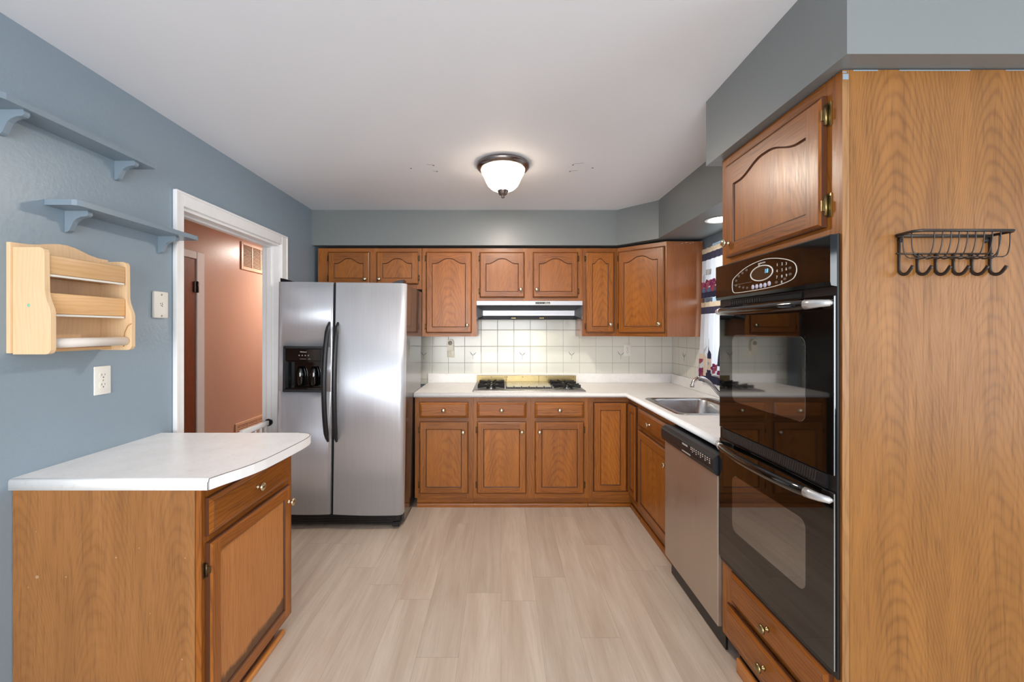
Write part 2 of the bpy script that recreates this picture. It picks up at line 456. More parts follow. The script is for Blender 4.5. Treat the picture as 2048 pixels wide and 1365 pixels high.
    def build(s, name, mats, parent=None, loc=(0, 0, 0), rot=(0, 0, 0)):
        me = bpy.data.meshes.new(name)
        me.from_pydata(s.v, [], s.f)
        if not isinstance(mats, (list, tuple)): mats = [mats]
        for mt in mats: me.materials.append(mt)
        me.polygons.foreach_set('material_index', s.mi)
        me.polygons.foreach_set('use_smooth', s.sm)
        bm = bmesh.new(); bm.from_mesh(me)
        bmesh.ops.remove_doubles(bm, verts=bm.verts, dist=1e-6)
        bmesh.ops.recalc_face_normals(bm, faces=bm.faces)
        bm.to_mesh(me); bm.free(); me.update()
        o = bpy.data.objects.new(name, me); COL.objects.link(o)
        if parent: o.parent = parent
        o.location = loc; o.rotation_euler = rot
        return o

class WB(MB):
    """an MB written in world coordinates, built under an unrotated Empty."""
    def build(s, name, mats, parent=None, **k):
        if parent is not None:
            L = parent.location
            s.v = [(x - L.x, y - L.y, z - L.z) for x, y, z in s.v]
        return MB.build(s, name, mats, parent, **k)

def tag(o, label, cat, group=None):
    o['label'] = label; o['category'] = cat
    if group: o['group'] = group
    return o

def thing(name, label, cat, loc, rotz=0.0, group=None):
    o = bpy.data.objects.new(name, None); COL.objects.link(o)
    o.empty_display_size = 0.05
    o.location = loc; o.rotation_euler = (0, 0, rotz)
    return tag(o, label, cat, group)

def struct(o, label=None):
    o['kind'] = 'structure'
    if label: o['label'] = label
    return o

def copy_tree(o, parent=None):
    c = o.copy(); COL.objects.link(c)
    if parent: c.parent = parent
    for ch in list(o.children): copy_tree(ch, c)
    return c

def text(parent, body, size, mat, loc, rot, name='lettering', align='CENTER', thick=0.0003, sx=1.0, italic=0.0):
    cu = bpy.data.curves.new('lettering', 'FONT')
    cu.body = body; cu.size = size; cu.extrude = thick; cu.align_x = align; cu.align_y = 'CENTER'; cu.resolution_u = 3
    cu.shear = italic
    ob = bpy.data.objects.new('lettering', cu); COL.objects.link(ob)
    dg = bpy.context.evaluated_depsgraph_get()
    me = bpy.data.meshes.new_from_object(ob.evaluated_get(dg))
    bpy.data.objects.remove(ob)
    me.materials.clear(); me.materials.append(mat)
    for v in me.vertices: v.co.x *= sx
    o = bpy.data.objects.new(name, me); COL.objects.link(o)
    o.parent = parent; o.location = loc; o.rotation_euler = rot
    return o

FRONT = (PI / 2, 0, 0)             # lettering facing the camera end of the room
LEFTF = (PI / 2, 0, -PI / 2)       # lettering facing the left wall

def arc(c, r, a0, a1, n):
    return [(c[0] + r * math.cos(a0 + (a1 - a0) * i / n), c[1] + r * math.sin(a0 + (a1 - a0) * i / n)) for i in range(n + 1)]

# ------------------------------------------------------------------ cabinet parts
def knob(parent, x, z, y=-0.0195, mat='knob', r=0.0165, label=None):
    b = MB().lathe([(0.0095, 0), (0.0085, 0.003), (0.005, 0.006), (0.0048, 0.012), (0.009, 0.015), (r, 0.019), (r * 1.0, 0.023),
                    (r * 0.8, 0.027), (r * 0.45, 0.0292), (0.0001, 0.0298)], (0, 0, 0), (0, -1, 0), 18)
    o = b.build('knob', M[mat], parent, (x, y, z))
    if label: o['label'] = label
    return o

def hinge(parent, x, z, side, mat='hinge', s=1.0):
    # leaf on the face frame plus a knuckle along the door edge; x is the door edge, side -1: leaf lies to the left
    b = MB()
    b.box(0.001 * side, 0.013 * side * s, -0.0030, -0.0005, -0.026 * s, 0.026 * s, bev=0.0006)
    b.tube([(0.003 * side, -0.0075, -0.022 * s), (0.003 * side, -0.0075, 0.022 * s)], 0.0038 * s, 8)
    b.box(-0.001 * side, 0.0035 * side, -0.0195, -0.006, -0.012 * s, 0.012 * s, bev=0.0006)
    return b.build('hinge', M[mat], parent, (x, 0.001, z))

def arch_pts(x0, x1, zl, zp, n=28):
    """cathedral curve from (x0, zl) to (x1, zl) with its peak at zp."""
    out = []
    for i in range(n + 1):
        t = i / n
        u = abs(2 * t - 1)
        k = min(1.0, max(0.0, (u - 0.08) / 0.74))
        h = 0.5 + 0.5 * math.cos(PI * k)
        out.append((x0 + (x1 - x0) * t, zl + (zp - zl) * h))
    return out

def door(parent, u0, u1, z0, z1, arch=False, kn=None, hin=(), name='cabinet_door', y=-0.001, sw=0.052, rt=0.056, rb=0.050,
         knobmat='knob', hinmat='hinge', hs=1.0, mats=None, arch_low=0.099, arch_pk=0.057, T=0.0185, rec=0.0065):
    """Frame and panel door on the plane y=0 of its cabinet, front towards -y. Origin: bottom centre."""
    w, h = u1 - u0, z1 - z0
    b = MB(); hw = w / 2
    ch, cd = 0.011, 0.007       # moulded outer edge
    # back, sides, chamfer
    def rect(i, yy): return [(-hw + i, yy, i), (hw - i, yy, i), (hw - i, yy, h - i), (-hw + i, yy, h - i)]
    R0, R1, R15, R2 = rect(0, 0), rect(0, -T + cd), rect(0.004, -T + cd - 0.002), rect(ch, -T)
    b.add(R0, [(0, 1, 2, 3)], 0)
    for A, B in ((R0, R1), (R1, R15), (R15, R2)):
        for i in range(4):
            j = (i + 1) % 4
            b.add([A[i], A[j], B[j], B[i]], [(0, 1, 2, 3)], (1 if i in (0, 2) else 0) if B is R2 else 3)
    # panel outline
    px0, px1, pz0 = -hw + sw, hw - sw, rb
    if arch: top = arch_pts(px0, px1, h - arch_low, h - arch_pk)
    else: top = [(px0, h - rt), (px1, h - rt)]
    # stiles
    b.add([(-hw + ch, -T, ch), (px0, -T, ch), (px0, -T, h - ch), (-hw + ch, -T, h - ch)], [(0, 1, 2, 3)], 0)
    b.add([(px1, -T, ch), (hw - ch, -T, ch), (hw - ch, -T, h - ch), (px1, -T, h - ch)], [(0, 1, 2, 3)], 0)
    # rails
    b.add([(px0, -T, ch), (px1, -T, ch), (px1, -T, pz0), (px0, -T, pz0)], [(0, 1, 2, 3)], 1)
    for (xa, za), (xb, zb) in zip(top[:-1], top[1:]):
        b.add([(xa, -T, za), (xb, -T, zb), (xb, -T, h - ch), (xa, -T, h - ch)], [(0, 1, 2, 3)], 1)
    # recess: outline, step, panel
    O = [(px0, pz0), (px1, pz0)] + top[::-1]
    cx, cz = 0.0, (pz0 + h - rt) / 2
    def inset(p, d):
        x = p[0] + (d if p[0] < cx - 1e-6 else (-d if p[0] > cx + 1e-6 else 0)) * (1 if abs(abs(p[0]) - px1) < 1e-6 else 0)
        z = p[1] + (d if p[1] == pz0 else -d)
        return (x, z)
    I1 = [inset(p, 0.0025) for p in O]; I2 = [inset(p, 0.0060) for p in O]
    n = len(O)
    L0 = [(x, -T, z) for x, z in O]; L1 = [(x, -T + rec * 0.75, z) for x, z in I1]; L2 = [(x, -T + rec, z) for x, z in I2]
    for A, B in ((L0, L1), (L1, L2)):
        for i in range(n):
            j = (i + 1) % n
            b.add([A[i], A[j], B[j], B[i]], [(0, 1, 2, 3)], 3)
    b.add(L2, [list(range(n))], 2)
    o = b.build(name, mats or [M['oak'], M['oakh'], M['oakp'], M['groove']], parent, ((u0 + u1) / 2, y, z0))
    if kn: knob(o, kn[0] - (u0 + u1) / 2, kn[1] - z0, mat=knobmat)
    for side, zz in hin:
        hinge(o, (-hw if side < 0 else hw), zz - z0, side, hinmat, hs)
    return o

def drawer(parent, u0, u1, z0, z1, kn=True, name='drawer_front', y=-0.001, bw=0.018, T=0.0185, knobmat='knob', knx=None, knz=None):
    w, h = u1 - u0, z1 - z0; hw = w / 2
    b = MB()
    def rect(i, yy): return [(-hw + i, yy, i), (hw - i, yy, i), (hw - i, yy, h - i), (-hw + i, yy, h - i)]
    Rs = [rect(0, 0), rect(0, -T + 0.010), rect(0.003, -T + 0.008), rect(bw, -T + 0.0015), rect(bw + 0.001, -T)]
    b.add(Rs[0], [(0, 1, 2, 3)], 0)
    for q in range(4):
        A, B = Rs[q], Rs[q + 1]
        for i in range(4):
            j = (i + 1) % 4
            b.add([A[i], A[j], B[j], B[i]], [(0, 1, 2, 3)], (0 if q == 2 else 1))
    b.add(Rs[4], [(0, 1, 2, 3)], 0)
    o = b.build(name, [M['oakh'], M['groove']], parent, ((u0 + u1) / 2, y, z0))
    if kn: knob(o, (knx - (u0 + u1) / 2) if knx is not None else 0, (knz - z0) if knz is not None else h / 2, mat=knobmat)
    return o

def face_frame(parent, stiles, rails, mats=None):
    b = MB()
    for u0, u1, z0, z1 in stiles: b.box(u0, u1, 0.0, 0.019, z0, z1, 0)
    for u0, u1, z0, z1 in rails: b.box(u0, u1, 0.0003, 0.019, z0, z1, 1)
    return b.build('face_frame', mats or [M['oak'], M['oakh']], parent)

M['groove'] = plain('dark_groove', (84, 45, 20), 0.4, var=0.12)  # darker brown for door and drawer edges and panel recess steps

# ------------------------------------------------------------------ the setting
WL, WR, YB, CZ = -1.62, 1.62, 3.87, 2.44
DY0, DY1, DZ = 2.075, 3.000, 2.035      # doorway in the left wall

struct(WB().box(-2.75, 3.15, -2.85, 6.6, -0.06, 0.0).build('floor', M['floor']))
c = WB().box(WL - 0.12, 3.15, -2.85, YB + 0.1, CZ, CZ + 0.06)
for px, py in ((822, 337), (867, 331), (874, 343), (1185, 336), (1146, 330), (1140, 343)):
    d = (CZ - CAM_H) * 820 / (660 - py)
    x = (px - 1002) * d / 820
    c.lathe([(0.006, -0.0006), (0.0045, 0.001)], (x, d, CZ), n=10, m=1, smooth=False)
for (pa, pb) in (((853, 329), (866, 330)), ((866, 342), (873, 343)), ((1147, 328), (1168, 326)), ((1141, 342), (1156, 341))):
    q = []
    for px, py in (pa, pb):
        d = (CZ - CAM_H) * 820 / (660 - py)
        q.append(((px - 1002) * d / 820, d, CZ - 0.0003))
    c.tube(q, 0.0007, 4, 1)
struct(c.build('ceiling', [M['ceil'], M['mark']]))

w = WB()
w.box(WL - 0.12, WL, -2.85, DY0 - 0.005, 0, CZ); w.box(WL - 0.12, WL, DY1 + 0.005, YB + 0.12, 0, CZ)
w.box(WL - 0.12, WL, DY0 - 0.005, DY1 + 0.005, DZ + 0.005, CZ)
struct(w.build('wall_left', M['wall']))
w = WB(); w.box(WL, WR + 0.15, YB, YB + 0.12, 0, CZ)
struct(w.build('wall_back', M['wall']))
SY0, SY1, SZ0, SZ1 = 2.08, 3.14, 1.10, 2.07
w = WB()
w.box(WR, WR + 0.15, 1.16, SY0, 0, CZ); w.box(WR, WR + 0.15, SY1, YB, 0, CZ)
w.box(WR, WR + 0.15, SY0, SY1, 0, SZ0); w.box(WR, WR + 0.15, SY0, SY1, SZ1, CZ)
struct(w.build('wall_right', M['wall']))
# dining end, behind and beside the camera
w = WB(); w.box(WR + 0.0005, 3.0, 1.165, 1.285, 0, CZ)
struct(w.build('wall_dining', M['wall']))
w = WB()
w.box(3.0, 3.12, -2.7, -1.6, 0, CZ); w.box(3.0, 3.12, 0.1, 1.285, 0, CZ); w.box(3.0, 3.12, -1.6, 0.1, 0, 0.65); w.box(3.0, 3.12, -1.6, 0.1, 2.1, CZ)
struct(w.build('wall_dining_side', M['wall']))
w = WB()
w.box(WL, -1.5, -2.82, -2.7, 0, CZ); w.box(1.1, 3.12, -2.82, -2.7, 0, CZ); w.box(-1.5, 1.1, -2.82, -2.7, 0, 0.45); w.box(-1.5, 1.1, -2.82, -2.7, 2.22, CZ)
struct(w.build('wall_rear', M['wall']))
for nm, x0, x1, z0, z1 in (('invented_window_2', -1.5, 1.1, 0.45, 2.22),):  # invented rear window, unseen, opened to bring in fill light
    f = WB()
    for a in (x0, (x0 + x1) / 2 - 0.03, x1 - 0.06): f.box(a, a + 0.06, -2.80, -2.74, z0, z1, bev=0.004)
    f.box(x0, x1, -2.80, -2.74, z0, z0 + 0.06, bev=0.004); f.box(x0, x1, -2.80, -2.74, z1 - 0.06, z1, bev=0.004)
    struct(f.build(nm, M['white']))
f = WB()
for a in (-1.6, -0.78, 0.04): f.box(3.05, 3.10, a, a + 0.06, 0.65, 2.1, bev=0.004)
f.box(3.05, 3.10, -1.6, 0.1, 0.65, 0.71, bev=0.004); f.box(3.05, 3.10, -1.6, 0.1, 2.04, 2.1, bev=0.004)
struct(f.build('invented_window_3', M['white']))  # second invented window, out of view, for the side fill

# soffits over the cabinets
s = WB().prism([(WL, 3.515), (0.995, 3.515), (1.25, 3.25), (1.25, 1.8505), (WR, 1.8505), (WR, YB), (WL, YB)], 'z', 2.137, CZ)
struct(s.build('soffit', M['soffit']))
s = WB().box(0.925, WR, 1.096, 1.8495, 2.150, CZ)
s.box(WR, 3.0, 1.096, 1.1645, 2.150, CZ)
struct(s.build('soffit_oven', M['soffit']))

# tiled splash with its little stem motifs
def motif(b, px, py, pz, ax):
    """three thin painted strokes on a tile; ax 'x' on the back wall, 'y' on the right wall"""
    for pts, m in ((((0, -0.034), (0.002, -0.008), (0.0, 0.0)), 1), (((0, 0), (-0.012, 0.016), (-0.030, 0.040)), 2), (((0, 0), (0.014, 0.014), (0.032, 0.030)), 2),
                   (((-0.002, 0.004), (-0.017, 0.013), (-0.024, 0.030)), 1), (((0.003, 0.002), (0.022, 0.016), (0.026, 0.030)), 1)):
        q = [(px + u, py, pz + v) if ax == 'x' else (px, py - u, pz + v) for u, v in pts]
        b.tube(q, [0.0014, 0.0017, 0.0006], 6, m)
b = WB(); b.box(-0.80, WR - 0.0085, YB - 0.008, YB, 0.90, 1.66, 0)
for k in range(-1, 4):
    motif(b, -0.342 + (0.5 + 3 * k) * TILE, YB - 0.008, 1.170, 'x')
struct(b.build('trim_tile_back', [M['tilex'], M['motif'], M['motifd']]))
b = WB(); b.box(WR - 0.008, WR, 3.15, YB - 0.0085, 0.90, 1.375, 0); b.box(WR - 0.008, WR, 1.80, 3.15, 0.90, 1.06, 0)
motif(b, WR - 0.008, 3.61, 1.170, 'y')
struct(b.build('trim_tile_side', [M['tiley'], M['motif'], M['motifd']]))

# doorway casing and jamb
b = WB()
X0, X1 = WL, WL + 0.018
b.box(X0, X1, 2.021, DY0, 0, 2.108, 0, 0.003); b.box(X0, X1, DY1, 3.078, 0, 2.108, 0, 0.003)
b.box(X0, X1 - 0.0005, DY0, DY1, DZ + 0.002, 2.108, 0, 0.003)
b.box(X1, X1 + 0.004, 2.021, 2.034, 0, 2.108, 0, 0.0015); b.box(X1, X1 + 0.004, 3.064, 3.078, 0, 2.108, 0, 0.0015); b.box(X1, X1 + 0.004, 2.034, 3.064, 2.095, 2.108, 0, 0.0015)
struct(b.build('trim_1', M['white']), 'white painted casing around the doorway')
b = WB()
b.box(WL - 0.12, WL, DY0 - 0.005, DY0 + 0.012, 0, DZ, 0); b.box(WL - 0.12, WL, DY1 - 0.012, DY1 + 0.005, 0, DZ, 0)
b.box(WL - 0.12, WL, DY0 + 0.012, DY1 - 0.012, DZ - 0.014, DZ + 0.005, 0)
b.box(WL - 0.085, WL - 0.050, DY1 - 0.022, DY1 - 0.012, 0, DZ - 0.014, 0, 0.002); b.box(WL - 0.085, WL - 0.050, DY0 + 0.012, DY0 + 0.022, 0, DZ - 0.014, 0, 0.002)
b.box(WL - 0.085, WL - 0.050, DY0 + 0.022, DY1 - 0.022, DZ - 0.026, DZ - 0.014, 0, 0.002)
struct(b.build('trim_2', M['white']))

# hallway beyond the doorway
HX = -2.71
w = WB(); w.box(HX - 0.1, HX, 1.0, 6.6, 0, CZ)
struct(w.build('wall_hall', M['salmon']))
w = WB(); w.box(HX, WL - 0.1205, 6.5, 6.6, 0, CZ); w.box(HX, WL - 0.1205, 1.0, 1.1, 0, CZ); w.box(WL - 0.12, WL, YB + 0.121, 6.5, 0, CZ)
struct(w.build('wall_hall_end', M['salmon']))
struct(WB().box(HX - 0.1, WL - 0.1205, 1.0, 6.6, CZ, CZ + 0.06).build('ceiling_hall', M['ceil']))
t = bpy.data.objects.new('door_1', None); COL.objects.link(t); t.location = (HX, 3.23, 0); struct(t, 'red-brown flat door in the hallway wall')
b = WB(); b.box(HX + 0.002, HX + 0.012, 2.84, 3.625, 0.01, 2.035, 0, 0.002)
struct(b.build('door_leaf', M['reddoor'], t))
b = WB(); b.box(HX + 0.0005, HX + 0.020, 3.628, 3.722, 0, 2.105, 0, 0.004); b.box(HX + 0.0005, HX + 0.020, 2.75, 2.838, 0, 2.105, 0, 0.004)
b.box(HX + 0.0005, HX + 0.0195, 2.838, 3.628, 2.038, 2.105, 0, 0.004)
struct(b.build('door_casing', M['white'], t))
b = WB()
for z in (1.79, 0.25):
    b.box(HX + 0.012, HX + 0.024, 3.595, 3.650, z - 0.048, z + 0.048, 0, 0.003)
    b.tube([(HX + 0.026, 3.626, z - 0.05), (HX + 0.026, 3.626, z + 0.05)], 0.007, 10)
struct(b.build('door_hinge', M['black'], t))
d = bpy.data.lights.new('hall_lamp', 'AREA'); d.shape = 'DISK'; d.size = 0.28; d.energy = 21; d.color = (1.0, 0.92, 0.84)
o = bpy.data.objects.new('hall_lamp', d); COL.objects.link(o); o.location = (-2.22, 5.05, 2.38)

# window over the sink
t = bpy.data.objects.new('window_1', None); COL.objects.link(t); t.location = (WR + 0.1, 2.61, SZ0); struct(t, 'white framed window over the sink')
b = WB()
for a in (SY0, SY1 - 0.045): b.box(WR + 0.07, WR + 0.12, a, a + 0.045, SZ0, SZ1, 0, 0.004)
for a in (SZ0, 1.56, SZ1 - 0.045): b.box(WR + 0.07, WR + 0.12, SY0 + 0.045, SY1 - 0.045, a, a + 0.045, 0, 0.004)
b.box(WR + 0.0, WR + 0.07, SY0, SY1, SZ0, SZ0 + 0.018, 0, 0.004)
struct(b.build('window_frame', M['white'], t))
b = WB(); b.box(WR + 0.092, WR + 0.096, SY0 + 0.04, SY1 - 0.04, SZ0 + 0.04, SZ1 - 0.04)
struct(b.build('window_pane', M['pane'], t))

# ------------------------------------------------------------------ base cabinets
FB = 3.245           # face frame plane of the back run
ZT = 0.874           # cabinet top
ZB = 0.080

def carcass(t, u0, u1, depth, z0, z1, mat='oakside', y0=0.0195):
    return MB().box(u0, u1, y0, depth, z0, z1).build('carcass', M[mat], t)

def toe(t, u0, u1, shoe=True, y=0.028):
    o = MB().box(u0, u1, y, y + 0.015, 0.0, ZB - 0.0005).build('toe_kick', M['oakh'], t)
    if shoe:
        MB().prism([(y - 0.0005, 0.0), (y - 0.0005, 0.034)] + [(y - 0.0005 - 0.016 * math.sin(a), 0.034 - 0.016 * (1 - math.cos(a)) * 1.2) for a in (0.5, 0.9, 1.3)] + [(y - 0.017, 0.0)],
                   'x', u0, u1).build('shoe_moulding', M['oakh'], t)
    return o

# single door and drawer, next to the refrigerator
xa, xb = -0.681, -0.2185
t = thing('base_cabinet', 'oak base cabinet with one drawer and one door standing beside the steel refrigerator', 'cabinet', ((xa + xb) / 2, FB, 0))
cx = (xa + xb) / 2
face_frame(t, [(xa - cx, -0.632 - cx, ZB, ZT), (-0.268 - cx, xb - cx, ZB, ZT)], [(-0.632 - cx, -0.268 - cx, 0.836, ZT), (-0.632 - cx, -0.268 - cx, 0.676, 0.726), (-0.632 - cx, -0.268 - cx, ZB, 0.126)])
carcass(t, xa - cx + 0.001, xb - cx - 0.001, 0.60, ZB, ZT)
toe(t, xa - cx + 0.012, xb - cx)
drawer(t, -0.644 - cx, -0.258 - cx, 0.717, 0.841)
door(t, -0.644 - cx, -0.258 - cx, 0.119, 0.686, kn=(-0.297 - cx, 0.606), hin=((-1, 0.62), (-1, 0.185)))

# two doors and two drawers, under the cooktop
xa, xb = -0.2175, 0.688
cx = (xa + xb) / 2
t = thing('base_cabinet', 'wide oak base cabinet with two drawers and two doors under the gas cooktop', 'cabinet', (cx, FB, 0))
face_frame(t, [(xa - cx, -0.178 - cx, ZB, ZT), (0.19 - cx, 0.279 - cx, ZB, ZT), (0.643 - cx, xb - cx, ZB, ZT)],
           [(-0.178 - cx, 0.19 - cx, a, b_) for a, b_ in ((0.836, ZT), (0.676, 0.726), (ZB, 0.126))] + [(0.279 - cx, 0.643 - cx, a, b_) for a, b_ in ((0.836, ZT), (0.676, 0.726), (ZB, 0.126))])
carcass(t, xa - cx + 0.001, xb - cx - 0.001, 0.60, ZB, ZT)
toe(t, xa - cx, xb - cx)
drawer(t, -0.190 - cx, 0.200 - cx, 0.717, 0.841); drawer(t, 0.2675 - cx, 0.655 - cx, 0.717, 0.841)
door(t, -0.190 - cx, 0.200 - cx, 0.119, 0.686, kn=(0.165 - cx, 0.608), hin=((-1, 0.62), (-1, 0.185)))
door(t, 0.2675 - cx, 0.655 - cx, 0.119, 0.686, kn=(0.303 - cx, 0.608), hin=((1, 0.62), (1, 0.185)))

# corner cabinet with a folded pair of doors
FX = 1.012          # face frame plane of the right run
xa = 0.689
CY1 = 3.015         # where the sink cabinet begins
t = thing('corner_cabinet', 'oak corner base cabinet with a folding pair of narrow doors between cooktop and sink', 'cabinet', (xa, FB, 0))
b = MB()
b.box(0, 0.038, 0, 0.019, ZB, ZT, 0); b.box(0.038, FX - xa, 0.0003, 0.019, 0.842, ZT, 1); b.box(0.038, FX - xa, 0.0003, 0.019, ZB, 0.130, 1)
b.box(FX - xa, FX - xa + 0.019, CY1 - FB, CY1 - FB + 0.022, ZB, ZT, 0); b.box(FX - xa + 0.0003, FX - xa + 0.019, CY1 - FB + 0.022, 0.019, 0.842, ZT, 1); b.box(FX - xa + 0.0003, FX - xa + 0.019, CY1 - FB + 0.022, 0.019, ZB, 0.130, 1)
b.build('face_frame', [M['oak'], M['oakh']], t)
b = MB(); b.prism([(0.002, 0.0195), (FX - xa + 0.0195, 0.0195), (FX - xa + 0.0195, CY1 - FB + 0.001), (WR - 0.03 - xa, CY1 - FB + 0.001), (WR - 0.03 - xa, 0.60), (0.002, 0.60)], 'z', ZB, ZT)
b.build('carcass', M['oakside'], t)
MB().box(0, FX - xa + 0.043, 0.028, 0.043, 0, ZB - 0.0005).box(FX - xa + 0.028, FX - xa + 0.043, CY1 - FB, 0.0275, 0, ZB - 0.0005).build('toe_kick', M['oakh'], t)
MB().box(0, FX - xa + 0.027, 0.013, 0.0275, 0, 0.030, 0, 0.006, 2).box(FX - xa + 0.012, FX - xa + 0.0275, CY1 - FB, 0.013, 0, 0.030, 0, 0.006, 2).build('shoe_moulding', M['oakh'], t)
door(t, 0.732 - xa, FX - 0.0205 - xa, 0.136, 0.836, sw=0.050, name='folding_door')
o = door(t, -0.09, 0.09, 0.136, 0.836, sw=0.044, name='folding_door')
o.location = (FX - 0.001 - xa, CY1 + 0.022 + 0.092 - FB, 0.136); o.rotation_euler = (0, 0, -PI / 2)

# sink cabinet: false drawer front and a door
ya, yb = 2.382, CY1 - 0.0005
cy = (ya + yb) / 2
t = thing('sink_cabinet', 'oak base cabinet with false drawer front and door under the sink, next to the dishwasher', 'cabinet', (FX, cy, 0), -PI / 2)
U = lambda y: cy - y
face_frame(t, [(U(yb), U(2.972), ZB, ZT), (U(2.42), U(ya), ZB, ZT)], [(U(2.972), U(2.42), a, b_) for a, b_ in ((0.836, ZT), (0.676, 0.726), (ZB, 0.126))])
carcass(t, U(yb) + 0.001, U(ya) - 0.001, 0.58, ZB, 0.70)
toe(t, U(yb), U(ya))
drawer(t, U(2.985), U(2.405), 0.712, 0.841, knx=U(2.735), knz=0.776, name='false_drawer_front')
door(t, U(2.985), U(2.405), 0.119, 0.686, kn=(U(2.455), 0.60))

# peninsula cabinet
PX = -0.995; ya, yb = 1.362, 1.945; cy = (ya + yb) / 2
t = thing('peninsula_cabinet', 'oak peninsula cabinet with wood-grain end panel, one drawer and a water-stained door', 'cabinet', (PX, cy, 0), PI / 2)
U = lambda y: y - cy
face_frame(t, [(U(1.3615), U(1.400), 0.07, 0.880), (U(1.885), U(yb), 0.07, 0.880)], [(U(1.400), U(1.885), 0.845, 0.880), (U(1.400), U(1.885), 0.688, 0.725), (U(1.400), U(1.885), 0.07, 0.105)])
MB().box(U(1.362), U(yb), 0.0195, 0.600, 0.07, 0.880).box(U(1.375), U(yb) - 0.03, 0.09, 0.60, 0.0, 0.0695).build('carcass', M['oakside'], t)
b = MB().box(U(1.3600) - 0.0015, U(1.3615) - 0.0015, 0.0195, 0.6235, 0.0, 0.882)
for px, py, rr_ in ((74, 1155, 0.0055), (232, 1116, 0.0028), (132, 1155, 0.0026), (278, 1097, 0.0018), (370, 1117, 0.0020), (72, 1064, 0.0018), (56, 1176, 0.002), (364, 1320, 0.0024), (300, 1228, 0.0018)):
    X_ = (px - 1002) * 1.3585 / 820; z_ = CAM_H + (660 - py) * 1.3585 / 820
    b.lathe([(rr_, 0.0), (rr_ * 0.8, 0.0004)], (U(1.3585), PX - X_, z_), (-1, 0, 0), 10, 1, False)
b.build('end_panel', [M['lam'], M['speck']], t)['label'] = 'wood-grain laminate end panel with small nail holes'
MB().box(U(1.40), U(1.88), 0.045, 0.060, 0.0, 0.0695).build('toe_kick', M['oakside'], t)
drawer(t, U(1.378), U(1.905), 0.716, 0.846, kn=True, knz=0.783)
door(t, U(1.378), U(1.905), 0.092, 0.694, sw=0.05, kn=(U(1.880), 0.622), hin=((-1, 0.605), (-1, 0.17)), rt=0.05, rb=0.05,
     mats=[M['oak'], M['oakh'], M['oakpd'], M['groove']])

t = thing('shoe_strip', 'short bare oak moulding strip lying on the floor along the peninsula toe kick', 'moulding', (-1.01, 1.74, 0))
WB().box(-1.022, -1.000, 1.598, 1.905, 0.001, 0.022, 0, 0.005, 2).build('strip', M['rawoak'], t)
t = thing('floor_register', 'green-grey metal air register in the peninsula toe kick', 'register', (-1.02, 1.49, 0))
b = WB(); b.box(-1.0385, -1.022, 1.405, 1.592, 0.002, 0.010, 0, 0.002); b.box(-1.0385, -1.022, 1.405, 1.592, 0.058, 0.066, 0, 0.002); b.box(-1.0385, -1.022, 1.405, 1.413, 0.010, 0.058, 0); b.box(-1.0385, -1.022, 1.580, 1.592, 0.010, 0.058, 0)
b.build('register_frame', M['greenmetal'], t)
b = WB()
for k in range(20): b.box(-1.036, -1.026, 1.4155 + k * 0.0083, 1.4185 + k * 0.0083, 0.010, 0.058)
b.build('louvre', M['greenmetal'], t)
b = WB(); b.box(-1.0388, -1.0375, 1.413, 1.58, 0.010, 0.058); b.build('register_back', M['dark'], t)

# ------------------------------------------------------------------ wall cabinets
FW = 3.54
TW = 2.116
def wallcab(label, xa, xb, z0, doors, mid=None, arch_low=0.099):
    cx = (xa + xb) / 2
    t = thing('wall_cabinet', label, 'cabinet', (cx, FW, z0))
    st = [(xa - cx, doors[0][0] + 0.010 - cx), (doors[-1][1] - 0.010 - cx, xb - cx)]
    for p, q in zip(doors[:-1], doors[1:]): st.append((p[1] - 0.010 - cx, q[0] + 0.010 - cx))
    zt = doors[0][3] - z0; zb = doors[0][2] - z0
    face_frame(t, [(a, b_, 0, TW - z0) for a, b_ in st],
               [(d[0] + 0.010 - cx, d[1] - 0.010 - cx, zt - 0.01, TW - z0) for d in doors] + [(d[0] + 0.010 - cx, d[1] - 0.010 - cx, 0, zb + 0.01) for d in doors])
    MB().box(xa - cx + 0.0005, xb - cx - 0.0005, 0.0195, YB - 0.012 - FW, 0.0, TW - z0).build('carcass', M['oakside'], t)
    for d in doors:
        hz = [d[2] + 0.055, d[3] - 0.055]
        door(t, d[0] - cx, d[1] - cx, d[2] - z0, d[3] - z0, arch=True, kn=(d[4] - cx, d[5] - z0), hin=[(d[6], h - z0) for h in hz], arch_low=arch_low, arch_pk=0.056 if arch_low > 0.09 else 0.05)
    return t
wallcab('short oak wall cabinet with two arched doors over the refrigerator', -1.580, -0.6845, 1.762,
        [(-1.488, -1.130, 1.803, 2.083, -1.166, 1.846, -1), (-1.071, -0.712, 1.803, 2.083, -1.045, 1.846, 1)])
wallcab('tall oak wall cabinet with one arched door between refrigerator and range hood', -0.680, -0.211, 1.354,
        [(-0.646, -0.252, 1.384, 2.083, -0.290, 1.452, -1)])
wallcab('oak wall cabinet with two arched doors directly above the range hood', -0.210, 0.699, 1.661,
        [(-0.184, 0.2026, 1.689, 2.081, 0.170, 1.757, -1), (0.2736, 0.663, 1.689, 2.081, 0.306, 1.757, 1)])
wallcab('narrowest oak wall cabinet, its slim arched door right of the range hood', 0.700, 1.001, 1.356,
        [(0.731, 0.974, 1.388, 2.081, 0.938, 1.459, -1)])
